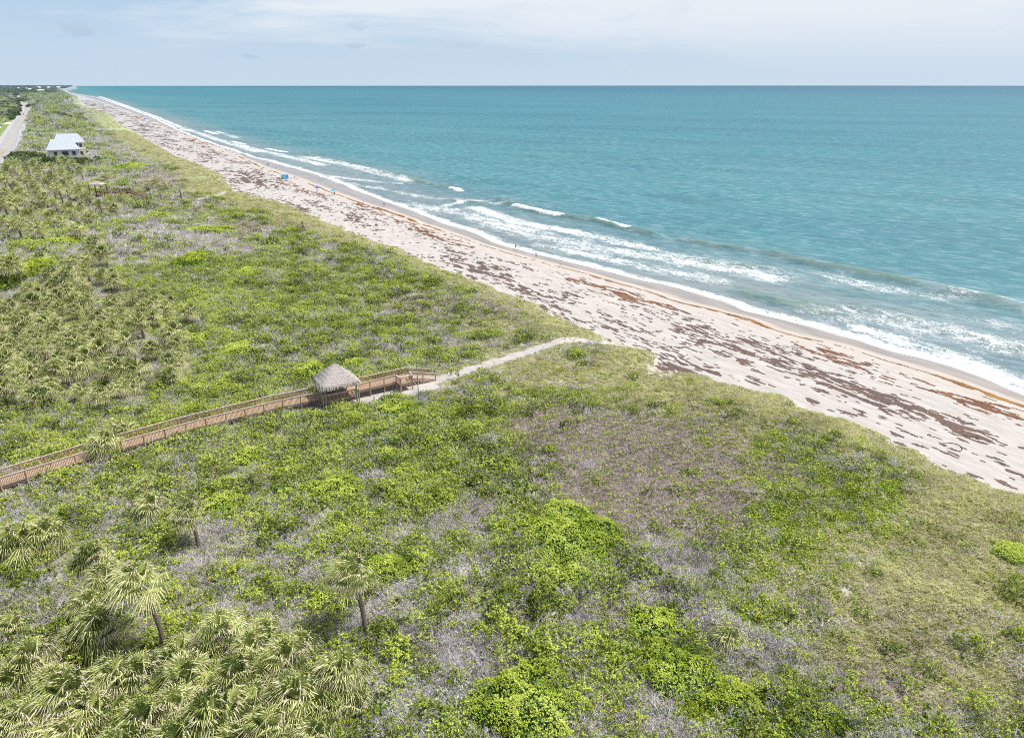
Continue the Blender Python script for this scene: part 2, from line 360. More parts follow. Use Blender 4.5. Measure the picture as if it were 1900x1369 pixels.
# ------------------------------------------------------------------ vegetation map, read off the photo
# (x, y, rx, ry, kind, strength)
BL = [
 # dead twigs
 (1190,1070,150,70,'T',2.6),(820,1110,150,90,'T',2.0),(900,1200,90,80,'T',2.4),(330,475,190,45,'T',1.8),(700,655,230,35,'T',1.6),(1480,1090,90,70,'T',1.2),
 (560,470,120,40,'T',1.2),(300,1000,120,60,'T',1.0),(120,1130,60,60,'T',1.4),(1170,840,60,30,'T',1.6),(560,1010,130,60,'T',.9),(60,960,60,60,'T',1.2),(420,860,120,50,'T',.8),
 (560,1120,80,50,'T',.9),(1060,1150,60,60,'T',1.8),(1440,1240,70,50,'T',1.0),(200,405,120,22,'T',1.2),(860,960,100,60,'T',1.0),(600,620,120,40,'T',.8),(130,560,110,30,'T',.8),
 # brown mulch with sparse leaves
 (1150,870,230,105,'M',5.0),(1330,850,160,60,'M',2.6),(1250,960,160,50,'M',2.2),(980,770,90,50,'M',1.6),(850,575,160,35,'M',2.4),(660,510,110,25,'M',1.6),(540,420,120,22,'M',2.2),
 (330,335,90,22,'M',2.6),(440,385,70,14,'M',2.4),(1700,1200,110,110,'M',1.6),(1650,1260,120,60,'M',1.6),(250,262,50,10,'M',2.2),(180,215,70,14,'M',2.0),(740,560,100,30,'M',1.4),
 # bright vine
 (1470,880,180,80,'V',2.0),(1580,990,150,70,'V',2.0),(1500,920,200,90,'G',.8),(1400,960,110,50,'V',2.4),(1480,1330,150,60,'V',2.6),(1330,1300,90,70,'V',2.6),(1420,1130,110,70,'V',1.6),
 (700,520,170,50,'V',1.8),(470,395,90,14,'V',2.6),(620,440,60,12,'V',2.4),(1020,730,120,30,'V',1.0),(830,600,120,30,'V',1.4),(1600,920,150,40,'V',1.6),(1640,1345,130,40,'V',1.4),
 # grass
 (1060,690,190,40,'L',3.6),(900,735,110,30,'L',1.8),(1250,720,80,40,'L',3.0),(1750,1000,200,120,'L',3.2),(1650,1110,170,90,'L',3.4),(1800,1200,140,160,'L',2.4),
 (1840,950,110,60,'L',2.0),(950,615,110,22,'L',1.8),(1480,1060,100,50,'L',1.0),(1560,1200,80,60,'L',1.4),(1370,770,120,40,'L',1.4),
 # leafy green
 (620,880,180,110,'G',1.4),(680,1000,140,60,'G',1.2),(300,850,200,60,'G',1.0),(560,560,240,60,'G',1.0),(880,800,110,90,'G',1.4),(960,960,40,70,'G',1.6),(520,690,200,60,'G',.8),
 (400,590,150,60,'G',.8),(60,1000,80,40,'G',.6),(400,500,150,20,'G',.9),
 # low fan palms
 (130,590,220,90,'P',1.3),(100,700,150,70,'P',1.3),(180,500,160,50,'P',.9),(90,360,140,60,'P',1.2),(250,1250,300,160,'P',1.2),(100,1150,150,150,'P',.8),(280,640,130,60,'P',.9),(240,700,120,40,'P',.9),
 # bare sand
 (905,1065,60,12,'B',2.6),(975,1090,40,12,'B',2.6),(1020,1130,20,20,'B',2.6),(1265,1345,60,20,'B',3.0),(1590,1095,50,18,'B',3.0),(1710,1100,40,10,'B',1.6),(1080,708,60,10,'B',3.0),
 (1230,690,34,12,'B',4.5),(1400,728,30,8,'B',3.5),(700,742,95,9,'B',2.2),(440,604,50,5,'B',2.4),(880,655,20,4,'B',1.0),(290,1120,26,26,'B',1.4),(1800,975,60,14,'B',1.0),(1650,880,60,10,'B',1.2),(1790,1160,50,16,'B',1.0),
 (1040,1190,30,30,'B',1.6),
]
KINDS = 'GTMVLPB'
def vegweights(x, y, z, u, v):
    px, py, dep = seen(x, y, z)
    s = vE(u)-v
    w = {k: np.zeros(np.shape(x)) for k in KINDS}; dom = {k: np.zeros(np.shape(x)) for k in 'MLV'}
    w['G'] += .70; w['T'] += .64; w['L'] += .04; w['V'] += .08; w['P'] += .02; w['M'] += .05; w['B'] += .02
    for cx, cy, rx, ry, k, a in BL:
        d = ((px-cx)/rx)**2+((py-cy)/ry)**2
        b_ = a*{'T': 1.4, 'V': 1.5}.get(k, 2.4)*np.exp(-d**1.3*1.1); w[k] = w[k]+b_
        if k in dom: dom[k] = dom[k]+b_
    for k in dom:
        q = np.exp(-.22*dom[k])
        for k2 in 'GT': w[k2] = w[k2]*q
    w['V'] = w['V']*np.exp(-.10*dom['M'])
    band = ss(11.5+11*ss(130, 330, u), 5+9*ss(130, 330, u), s+(fbm(u/6., v/6., 33, 2)-.5)*8)*ss(-.5, .3, s)
    band = band*(1+ss(120, 300, u)*.3)
    w['L'] = w['L']+11*band
    for k in 'GTPM': w[k] = w[k]*(1-.9*band)
    w['V'] = w['V']*(1-.6*band)
    right = ss(40, 75, v)*ss(140, 60, u); w['G'] *= 1-.75*right; w['T'] *= 1-.35*right; w['V'] = w['V']+.3*right; w['L'] = w['L']+.9*right*ss(150, 110, u); w['B'] = w['B']+.35*right
    sc = {'G': 2.6, 'T': 3.2, 'M': 6, 'V': 3.0, 'L': 4, 'P': 4, 'B': 2.0}; am = {'G': 5.5, 'T': 6.5, 'M': 4, 'V': 5, 'L': 3, 'P': 4, 'B': 4}
    zoom = 1+dep/220.
    for i, k in enumerate(KINDS):
        n = fbm(u/sc[k]/zoom, v/sc[k]/zoom, 50+i*7, 3)
        w[k] = w[k]*np.exp(am[k]*(n-.5))
    pd = np.minimum(dpoly(u+.2, v, PATH), dpoly(u, v, PATH2)-.2)
    w['B'] = w['B']+90*ss(1.2, .85, pd+(fbm(u/1.2, v/1.2, 91, 2)-.5)*.6)
    tot = sum(w.values())
    return w, tot, px, py, dep, s, pd
def rdist(u, v): return v-vR(u)                                    # >0 on the sea side of the road
def keep_out(u, v):
    s = vE(u)-v; r = rdist(u, v)
    bad = (s < -.2)|((r < .8)&(r > -ROADW-7.5)&(u > 300))
    bad |= (dpoly(u, v, BW_C) < 1.12)|((u > 84.4)&(u < 89.6)&(v > 21)&(v < 39.6))
    bad |= (np.abs(u-517) < 21)&(np.abs(v+3.4) < 12.5)
    bad |= (u > 590)&(u < 980)&(v > vR(u))&(v < vR(u)+34-.02*(u-590))&(vn(u/5., v/5., 5) < .66)
    bad |= (np.abs(dpoly(u, v, np.array([(314.5,3.),(302.5,22)])) ) < 3.2)
    bad |= (u > 560)&(u < 900)&(r < -ROADW)&(r > -ROADW-14)
    return bad

# ------------------------------------------------------------------ terrain sheet
def axis(a, b, dens):
    x = a; out = [a]
    while x < b: x += dens(x); out.append(min(x, b))
    return np.array(out)
def grid(us, vs):
    U, V = np.meshgrid(us, vs, indexing='ij'); nu, nv = len(us), len(vs)
    i = np.arange(nu-1)[:, None]*nv+np.arange(nv-1)[None, :]
    Fq = np.stack([i, i+1, i+nv+1, i+nv], -1).reshape(-1, 4)[:, ::-1]
    return U.ravel(), V.ravel(), Fq
us = axis(-120, 60000, lambda x: .75 if 5 < x < 150 else (1.4 if 150 <= x < 320 else (3 if 320 <= x < 700 else (.006*x if x > 0 else 3))))
vs = np.concatenate([-axis(40, 9000, lambda x: .09*x)[::-1][:-1], axis(-40, 150, lambda x: .75), axis(150, 260, lambda x: 6)[1:], axis(260, 3000, lambda x: .25*x)[1:]])
U, V, Fq = grid(us, vs)
Z = ground(U, V); X, Y = toxy(U, V)
near = (U > 0)&(U < 900)&(V > -60)&(V < 100)
w, tot, px, py, dep, s, pd = vegweights(X, Y, Z, U, V)
bare = np.where(s < 0, 1.0, np.clip(1.5*w['B']/tot, 0, 1)); bare = np.where((s > 0)&(s < 3), np.maximum(bare, .55-.1*s), bare)
bare = np.maximum(bare, 1.0*((U > 85.2)&(U < 89.8)&(V > 15)&(V < 38.5)))
sand_strip = np.exp(-((U-85.2)/1.7)**2)*ss(8, 14, V)*ss(37, 33, V); bare = np.maximum(bare, sand_strip)
green = np.clip((w['L']+.6*w['V'])/tot, 0, 1); mulch = np.clip(w['M']/tot*1.3, 0, 1)
wv = vW(U); ov = vO(U)
wet = np.where(V > ov+1, ss(0, 1, (V-ov-1.2)/np.maximum((wv-ov)*.38, .5)), 0)
wet = np.where(s < 5, wet, 0); fresh = np.exp(-((V-ov)/4.)**2)*.8*(s < 0)
farf = ss(230, 650, dep)
lawn = ((rdist(U, V) < 0)&(rdist(U, V) > -ROADW-26)&(U > 300)&(U < 1200))|((U > 580)&(U < 980)&(V > vR(U))&(V < vR(U)+36-.02*(U-590)))
lawnf = lawn*1.0; green = np.where(lawn, 1, green)
me = npmesh('dune_ground', np.stack([X, Y, Z], -1), Fq, [mat_terrain()], dict(bare=bare, green=green, mulch=mulch, wet=wet, fresh=fresh, far=farf, lawn=lawnf), smooth=True)
tag(link(me, 'ground'), kind='structure')

# ------------------------------------------------------------------ sea
def pxuv(pts, z=.3):
    a = np.array(pts, float); x, y = ray(a[:, 0], a[:, 1], z); u, v = touv(x, y); return np.stack([u, v], -1)
us = axis(-160, 60000, lambda x: 1.1 if 20 < x < 330 else (2.2 if 330 <= x < 800 else (.008*x if x > 0 else 5)))
dv = np.concatenate([axis(-1.2, 60, lambda x: .55), axis(60, 160, lambda x: 1.6)[1:], axis(160, 70000, lambda x: .05*x)[1:]])
U, D, Fq = grid(us, dv); wv = vW(U); V = wv+D
foam = np.zeros_like(U); crest = np.zeros_like(U); hgt = np.zeros_like(U)
nearm = D < 200
def stroke(pts, wid, amp, arr, zoom=True):
    q = pxuv(pts); sel = nearm&(U > q[:, 0].min()-8*wid)&(U < q[:, 0].max()+8*wid)
    # distance measured mostly across the shore
    d = dpoly(U[sel], V[sel], q); a = amp*np.exp(-(d/wid)**2); arr[sel] = np.maximum(arr[sel], a)
# patches of broken water (px, half width in m, strength)
for pts, wd, a in [
  ([(700,372),(860,395),(960,425),(1100,458),(1240,478),(1360,495),(1430,512)], 9.5, .58),
  ([(880,385),(960,412),(1060,430),(1200,460)], 5, .75), ([(1000,455),(1130,480),(1250,505),(1330,520)], 5, .55),
  ([(905,372),(800,368),(720,352),(650,340)], 4, .5), ([(1570,520),(1640,535),(1740,550),(1800,548)], 6, .48), ([(1500,500),(1600,525)], 4, .35),
  ([(1570,585),(1660,600),(1760,615),(1900,650)], 10, .52), ([(1600,610),(1740,650),(1900,715)], 5, .62), ([(1780,580),(1900,615)], 6, .36),
  ([(560,290),(640,305),(700,320),(760,335)], 6, .58), ([(430,266),(520,288),(600,306)], 6, .62), ([(520,305),(600,325),(680,335),(740,340)], 4, .55),
  ([(330,234),(400,258),(480,282)], 6, .58), ([(240,199),(290,217),(350,243)], 6, .62), ([(185,179.5),(240,199)], 8, .7), ([(400,243),(440,256)], 6, .5),
  ([(830,380),(870,372),(930,378)], 3, .7)]:
    stroke(pts, wd, a, foam)
for pts, wd in [([(955,384),(985,390),(1010,396),(1040,402)], 2.0), ([(1112,410),(1140,417),(1165,426)], 1.5), ([(1352,455),(1372,459),(1392,464)], .9), ([(1858,554),(1880,560),(1900,566)], 1.8),
  ([(745,331),(757,334)], 1.6), ([(840,350),(854,354)], 2.), ([(655,306),(697,315)], 1.6), ([(585,296),(625,303)], 2.), ([(497,276),(530,282)], 2.4), ([(430,262),(455,268)], 2.2),([(382,243),(402,249)],3)]:
    stroke(pts, wd, 1.1, foam)
for pts, wd, h in [([(930,372),(960,384),(1010,396),(1060,405),(1112,411),(1165,426),(1210,436)], 2.8, .9), ([(1270,447),(1320,456),(1400,466)], 2.6, .7), ([(1430,472),(1500,488),(1560,500),(1640,515),(1740,535),(1830,556),(1900,574)], 3.4, .9),
  ([(1380,543),(1450,560),(1530,582),(1580,590)], 3.2, .5), ([(1755,612),(1810,628),(1900,652)], 2.4, .6), ([(690,315),(740,325),(800,342),(850,352)], 2.8, .6), ([(1490,560),(1600,572),(1690,590)], 2.5, .35), ([(830,372),(900,377)], 2.2, .4),
  ([(1290,480),(1360,490),(1430,498)], 2.2, .3), ([(560,285),(640,303)], 3., .5)]:
    stroke(pts, wd, 1.0, crest); stroke(pts, wd*.9, h, hgt)
foam *= np.where(foam < 1, .62+.75*fbm(U/16., D/5., 66, 3), 1)
swid = 1.0+2.4*fbm(U/24., U*0, 61, 2)+1.3*ss(80, 50, U)
swash = np.clip(1.15-np.abs(D-.2)/swid*.62, 0, 1.05)*(.75+.4*fbm(U/5., D/1.5, 67, 3)); foam = np.maximum(foam, np.where(D < 30, swash, 0))
swell = (fbm(U/60.+D/70., D/13., 71, 3)-.5)*.75*ss(15, 60, D)*ss(900, 200, D)
Z = .13+1.5*hgt*ss(1, 8, D)+swell+.5*np.clip(foam, 0, 1)*(fbm(U/1.6, D/.9, 77, 3)-.3)*ss(.5, 5, D)
X, Y = toxy(U, V)
me = npmesh('sea_water', np.stack([X, Y, Z], -1), Fq, [mat_sea()], dict(shore=D, foam=foam, crest=crest), smooth=True)
tag(link(me, 'sea'), kind='structure')

# ------------------------------------------------------------------ seaweed washed up on the sand
def weed(name, label, mat, fn, lo, hi, cover):
    VV = []; FF = []; k = 0; thr = None
    for ua, ub, c in [(15, 150, .17), (150, 330, .30), (330, 900, .7), (900, 2600, 2.2)]:
        u = np.arange(ua, ub, c*1.5); v = np.arange(lo, hi, c)
        Ug, Vg = [a.ravel() for a in np.meshgrid(u, v, indexing='ij')]
        ok, sc_ = fn(Ug, Vg); ok = ok&(vE(Ug)-Vg < .3)
        if thr is None: thr = np.quantile(sc_[ok], 1-cover) if cover else .5
        m = ok&(sc_ > thr)
        a, b = Ug[m], Vg[m]; n = len(a)
        if not n: continue
        j = lambda s: rng.normal(0, c*s, n)
        P_ = []
        for q, (du, dv_) in enumerate([(-.6, -.1), (-.1, -.6), (.6, -.4), (.55, .4), (-.05, .65), (-.65, .35)]):
            uu = a+du*c*1.9+j(.45); v2 = b+dv_*c*1.25+j(.3)
            x, y = toxy(uu, v2); P_.append(np.stack([x, y, ground(uu, v2)+.02+rng.random(n)*.06*min(c*3, 1.5)], -1))
        P_ = np.stack(P_, 1).reshape(-1, 3); VV.append(P_)
        FF.append((np.arange(n)[:, None]*6+np.arange(6)[None])+k); k += 6*n
    me = npmesh(name, np.concatenate(VV), np.concatenate(FF), [mat]); tag(link(me, name), label, 'seaweed', kind='stuff'); print(name, k//6)
def ridge(u, v, s): 
    wu = fbm(u/5., v/5., s+3, 2)*4; return 1-np.abs(2*fbm((u+wu)/10., (v+wu*.5+u*.10)/2.2, s, 3)-1)*2.2
def tz(u, v): return (v-vE(u))/np.maximum(vO(u)-vE(u), 1)             # 0 at the dune foot, 1 at the fresh wrack line
def dark_weed(u, v):
    t = tz(u, v); big = fbm(u/26., v/8., 103, 2)
    sc_ = .34*ridge(u, v, 101)+.7*fbm(u/2.6+v*.15, v/1.2, 104, 4)+.85*fbm(u/1.5, v/.4, 102, 2)+.65*(big-.5)
    a = np.exp(-((t-.36-.06*np.sin(u/13.))/.17)**2)*.16+np.exp(-((t-.08)/.07)**2)*.12
    px_, py_, _ = seen(*toxy(u, v), 1.8)
    a = a+.20*np.exp(-((px_-1640)/230.)**2-((py_-742-(px_-1640)*.36)/13.)**2)
    return (t > -.02)&(t < .8), sc_+a
def red_weed(u, v):
    t = tz(u, v); big = fbm(u/24., v/7., 113, 2)
    sc_ = .45*ridge(u, v, 111)+.6*fbm(u/3.+v*.15, v/1.0, 114, 4)+.75*fbm(u/1.6, v/.35, 112, 2)+.8*(big-.5)
    return (t > .5)&(t < .97), sc_+np.exp(-((t-.78)/.13)**2)*.25
def fresh_weed(u, v):
    d = v-vO(u); n = fbm(u/2.6, v/.8, 121, 4); n2 = fbm(u/16., u*0, 122, 2)
    wd = .13+.55*np.clip(n2-.44, 0, 1)*2.2*(.6+n)
    return np.abs(d) < 2.5, np.where((np.abs(d+(n-.5)*1.1) < wd)&(n > .38), 1.0, 0.0)
weed('dried_seaweed', 'dark purple brown patches of dried seaweed strewn over the upper beach', M['weed'], dark_weed, 45, 118, .135)
weed('russet_seaweed', 'russet brown streaks of older seaweed on the middle of the beach', M['weedred'], red_weed, 48, 118, .075)
weed('fresh_seaweed', 'thin orange line of fresh seaweed left at the high tide mark', M['weedfresh'], fresh_weed, 70, 125, 0)
def ring_obj(px_, py_, r, name, label):
    x, y, z = at(px_, py_); mb = MB(); n = 40; pts = []
    for i in range(n+1):
        a = 2*pi*i/n; rr = r*(1+.04*sin(3*a)); pts.append((x+rr*cos(a), y+rr*sin(a), z+.03))
    mb.tube(pts, [.04+.03*random.random() for _ in pts], 5)
    return tag(mb.build(name, M['weed']), label, 'seaweed ring')
ring_obj(1767, 829, 1.1, 'seaweed_ring', 'thin dark ring laid out on the pale sand near the dune')
mb = MB(); pp = [at(a, b) for a, b in [(1784,806),(1793,809),(1800,811),(1808,812),(1812,812)]]
mb.tube([(a, b, c+.05) for a, b, c in pp], [.06, .07, .08, .12, .28], 6)
tag(mb.build('driftwood_branch', M['weed']), 'dark branch with a thick end lying on the sand beyond the ring', 'driftwood')

# ------------------------------------------------------------------ foliage prototypes
def leaves(P_, Nn, k, L, Wd, spread=1.0, seed=0, accent=.0, cup=.3):
    """k leaves fanned about every tip P_ with axis Nn -> verts, quads, shade, accent"""
    r = np.random.default_rng(seed); n = len(P_)
    P2 = np.repeat(P_, k, 0); N2 = np.repeat(Nn, k, 0); m = n*k
    d = r.normal(size=(m, 3))*spread+N2; d /= np.linalg.norm(d, axis=1)[:, None]
    sdv = np.cross(d, N2+r.normal(size=(m, 3))*.35); sdv /= np.linalg.norm(sdv, axis=1)[:, None]+1e-6
    l = L*(.65+.7*r.random(m))[:, None]; w_ = Wd*(.7+.6*r.random(m))[:, None]
    a = P2; b = P2+d*l*.5+sdv*w_*.5; c = P2+d*l-np.array([0, 0, 1])*l*cup*.4; e = P2+d*l*.5-sdv*w_*.5
    Vv = np.stack([a, b, c, e], 1).reshape(-1, 3); Q = np.arange(m*4).reshape(-1, 4)
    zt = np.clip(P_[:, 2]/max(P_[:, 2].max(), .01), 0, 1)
    sh = np.repeat(r.random(n)*.18+.62*zt**1.3, k)+r.random(m)*.18  # random tone, plus occlusion painted in: low leaves darker, tops lighter
    ac = (np.repeat(r.random(n), k) < accent)*1.0
    return Vv, Q, np.repeat(sh, 4), np.repeat(ac, 4)
def dome(n, rx, h, seed, lump=.25, shell=.55):
    r = np.random.default_rng(seed); a = r.random(n)*2*pi; q = np.sqrt(r.random(n))
    out = 1+lump*np.sin(a*3+seed)+lump*.6*np.sin(a*5+seed*2.)
    x = q*np.cos(a)*rx*out; y = q*np.sin(a)*rx*out; top = h*np.sqrt(np.clip(1-q*q, 0, 1))*(.8+.4*vn(x*3/rx+9, y*3/rx+9, seed))
    z = top*(shell+(1-shell)*r.random(n))
    Nn = np.stack([x/rx, y/rx, .35+z/h], -1); Nn /= np.linalg.norm(Nn, axis=1)[:, None]
    return np.stack([x, y, z], -1), Nn
def stems(n, rx, h, wd, seed, lean=(0, 0), branch=3):
    """thin forked sticks as narrow tapering blades"""
    r = np.random.default_rng(seed); Vv = []
    for i in range(n):
        a = r.random()*2*pi; q = r.random()**.6*rx*.6; p = np.array([q*cos(a), q*sin(a), 0]); d = np.array([cos(a)*.6+lean[0], sin(a)*.6+lean[1], 1])+r.normal(size=3)*.4
        d /= np.linalg.norm(d); L = h*(.6+.6*r.random()); e = p+d*L
        segs = [(p, e, wd)]
        for k in range(branch):
            t = .3+.6*r.random(); s_ = p+d*L*t; dd = d+r.normal(size=3)*.75; dd /= np.linalg.norm(dd); l2 = L*(.35+.35*r.random()); segs.append((s_, s_+dd*l2, wd*.65))
            if branch > 2:
                d3 = dd+r.normal(size=3)*.7; d3 /= np.linalg.norm(d3); segs.append((s_+dd*l2*.5, s_+dd*l2*.5+d3*l2*.5, wd*.5))
        for a_, b_, w_ in segs:
            sd = np.cross(b_-a_, r.normal(size=3)); sd /= np.linalg.norm(sd)+1e-6
            Vv += [a_-sd*w_/2, a_+sd*w_/2, b_+sd*w_/5, b_-sd*w_/5]
    Vv = np.array(Vv); m = len(Vv)//4; sh = np.repeat(r.random(m), 4)
    return Vv, np.arange(len(Vv)).reshape(-1, 4), sh, sh*0
def blades(n, rx, L, wd, seed, lean=(-.5, -.1), up=1.0, base=.25):
    r = np.random.default_rng(seed); a = r.random(n)*2*pi; q = np.sqrt(r.random(n))*rx
    p = np.stack([q*np.cos(a), q*np.sin(a), 0*q], -1)
    d = np.stack([np.cos(a)*base+lean[0], np.sin(a)*base+lean[1], up+0*a], -1)+r.normal(size=(n, 3))*.28; d /= np.linalg.norm(d, axis=1)[:, None]
    l = (L*(.6+.7*r.random(n)))[:, None]; sd = np.cross(d, r.normal(size=(n, 3))); sd /= np.linalg.norm(sd, axis=1)[:, None]
    m = p+d*l*.55; e = m+(d+np.array([lean[0]*1.3, lean[1]*1.3, -.75]))*l*.4
    w_ = wd
    V1 = np.stack([p-sd*w_*.4, p+sd*w_*.4, m+sd*w_*.5, m-sd*w_*.5], 1); V2 = np.stack([m-sd*w_*.5, m+sd*w_*.5, e+sd*w_*.1, e-sd*w_*.1], 1)
    Vv = np.concatenate([V1.reshape(-1, 3), V2.reshape(-1, 3)]); sh = r.random(n)
    return Vv, np.arange(len(Vv)).reshape(-1, 4), np.concatenate([np.repeat(sh, 4)]*2), np.zeros(len(Vv))
def merge(parts):
    Vs, Fs, S, A, Mi = [], [], [], [], []; k = 0
    for (v_, f_, s_, a_), mi in parts:
        Vs.append(v_); Fs.append(f_+k); S.append(s_); A.append(a_); Mi.append(np.full(len(f_), mi)); k += len(v_)
    return np.concatenate(Vs), np.concatenate(Fs), dict(shade=np.concatenate(S), accent=np.concatenate(A)), np.concatenate(Mi)
def pm(name, parts, mats):
    v_, f_, at_, mi = merge(parts); return npmesh(name, v_, f_, mats, at_, mi)
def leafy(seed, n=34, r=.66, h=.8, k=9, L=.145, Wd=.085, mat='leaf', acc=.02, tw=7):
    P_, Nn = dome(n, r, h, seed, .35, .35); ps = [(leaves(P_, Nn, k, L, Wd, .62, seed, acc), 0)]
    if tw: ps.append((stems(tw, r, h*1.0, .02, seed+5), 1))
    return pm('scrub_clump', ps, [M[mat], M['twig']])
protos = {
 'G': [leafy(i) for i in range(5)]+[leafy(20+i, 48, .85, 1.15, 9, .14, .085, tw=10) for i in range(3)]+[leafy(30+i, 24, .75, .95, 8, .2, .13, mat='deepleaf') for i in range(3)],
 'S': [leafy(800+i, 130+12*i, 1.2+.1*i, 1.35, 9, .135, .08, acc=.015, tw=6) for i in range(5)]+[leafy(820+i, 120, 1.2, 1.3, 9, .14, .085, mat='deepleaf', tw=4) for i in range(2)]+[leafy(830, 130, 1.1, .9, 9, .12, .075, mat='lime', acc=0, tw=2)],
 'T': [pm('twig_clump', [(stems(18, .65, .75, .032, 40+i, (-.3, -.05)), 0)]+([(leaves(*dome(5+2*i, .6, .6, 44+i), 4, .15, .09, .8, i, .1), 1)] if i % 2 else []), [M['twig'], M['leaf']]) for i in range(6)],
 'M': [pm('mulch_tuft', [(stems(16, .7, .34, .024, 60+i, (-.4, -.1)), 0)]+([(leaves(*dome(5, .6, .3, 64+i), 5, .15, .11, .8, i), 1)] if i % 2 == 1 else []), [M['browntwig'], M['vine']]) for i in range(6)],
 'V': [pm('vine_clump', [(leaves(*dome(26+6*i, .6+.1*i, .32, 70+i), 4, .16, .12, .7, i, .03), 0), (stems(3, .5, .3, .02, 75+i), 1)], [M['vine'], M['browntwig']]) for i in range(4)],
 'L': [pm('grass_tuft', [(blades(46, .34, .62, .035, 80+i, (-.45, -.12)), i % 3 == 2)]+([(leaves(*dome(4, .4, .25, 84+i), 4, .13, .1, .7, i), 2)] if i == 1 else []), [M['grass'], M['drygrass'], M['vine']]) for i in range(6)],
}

# fan palm crown ------------------------------------------------------------
def fan(base, d, Lp, Rf, r, nseg=26, droop=.5, dead=False):
    """one costapalmate leaf: petiole and a fan of narrow drooping segments"""
    d = d/np.linalg.norm(d); up = np.array([0, 0, 1.]); sd = np.cross(d, up); sd /= np.linalg.norm(sd)+1e-6; nn = np.cross(sd, d)
    Vv = []; tip = base+d*Lp+np.array([0, 0, -.12*Lp])
    Vv += [base-sd*.03, base+sd*.03, tip+sd*.022, tip-sd*.022]
    for k in range(nseg):
        a = (k/(nseg-1)-.5)*2*(2.25 if not dead else 1.3); L = Rf*(.72+.28*math.cos(a*.5))*(.8+.45*r.random())
        q = d*math.cos(a)+sd*math.sin(a)+nn*(.18-.25*abs(math.sin(a))); q /= np.linalg.norm(q); w_ = np.cross(q, nn); w_ /= np.linalg.norm(w_)
        wd = 1.05/nseg if not dead else .06; st_ = tip+d*.12*math.cos(a)
        m = st_+q*L*.55; e = m+(q+np.array([-.28, -.05, -droop*(1+.6*r.random())]))*L*.42
        tw = nn*.03*(1 if k % 2 else -1)
        Vv += [st_-w_*.012, st_+w_*.012, m+w_*wd*.5+tw, m-w_*wd*.5-tw, m-w_*wd*.5-tw, m+w_*wd*.5+tw, e+w_*.008, e-w_*.008]
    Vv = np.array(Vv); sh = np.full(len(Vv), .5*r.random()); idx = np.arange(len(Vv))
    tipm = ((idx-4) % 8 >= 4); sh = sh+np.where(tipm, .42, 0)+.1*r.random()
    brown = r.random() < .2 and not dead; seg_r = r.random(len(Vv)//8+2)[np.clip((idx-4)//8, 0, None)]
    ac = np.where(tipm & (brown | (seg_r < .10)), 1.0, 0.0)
    return Vv, idx.reshape(-1, 4), sh, ac
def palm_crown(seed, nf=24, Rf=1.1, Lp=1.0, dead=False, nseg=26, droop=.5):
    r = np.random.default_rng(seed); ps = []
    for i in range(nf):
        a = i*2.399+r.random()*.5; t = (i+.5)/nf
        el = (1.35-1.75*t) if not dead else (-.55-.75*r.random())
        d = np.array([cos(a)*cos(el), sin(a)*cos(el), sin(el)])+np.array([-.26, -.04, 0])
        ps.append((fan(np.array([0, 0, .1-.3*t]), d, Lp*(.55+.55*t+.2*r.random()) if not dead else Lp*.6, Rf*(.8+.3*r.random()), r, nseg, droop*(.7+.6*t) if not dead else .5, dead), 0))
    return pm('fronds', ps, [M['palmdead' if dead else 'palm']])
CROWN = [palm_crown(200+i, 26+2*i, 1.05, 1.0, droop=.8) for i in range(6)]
SKIRT = [palm_crown(300+i, 12+3*i, .95, .95, dead=True, nseg=9) for i in range(3)]
CROWN_FAR = [palm_crown(400+i, 20, 1.1, .95, nseg=8) for i in range(3)]
def trunk_mesh(h, bend, seed, r0=.17, mat='trunk'):
    mb = MB(); n = 7; pts = []; rr = []
    for i in range(n+1):
        t = i/n; pts.append((-bend*t*t, .15*bend*sin(t*3), h*t-.3)); rr.append(r0*(1.25-.35*t)*(1+.08*math.sin(i*2.1+seed)))
    mb.tube(pts, rr, 9); return mb.mesh('trunk', M[mat]), (-bend, .15*bend*sin(3), h-.3)
TR = {}
def palm(px_, py_, h, s=1.0, label=None, group=None, far=False, name='cabbage_palm', skirt=True):
    x, y, z = at(px_, py_, h)
    hk = round(h*2)/2; bend = .12*hk*(1 if hk > 1 else 0)
    x += bend*.7
    root = empty(name, (x, y, z-.05), random.uniform(-.35, .35), label, 'palm tree', group); root.scale = (s, s, s)
    key = (hk, far)
    if key not in TR: TR[key] = trunk_mesh(hk/1.0, bend, hk)
    tm, top = TR[key]
    link(tm, 'trunk', root)
    c = link(random.choice(CROWN_FAR if far else CROWN), 'crown', root); c.location = top; c.rotation_euler = (random.uniform(-.28, .28), random.uniform(-.3, .2), random.uniform(-.6, .6)); c.scale = (random.uniform(.85, 1.15),)*3
    if skirt and not far:
        d = link(random.choice(SKIRT), 'dead_fronds', root); d.location = (top[0], top[1], top[2]-.12); d.rotation_euler = (0, 0, random.uniform(-.6, .6))
    return root

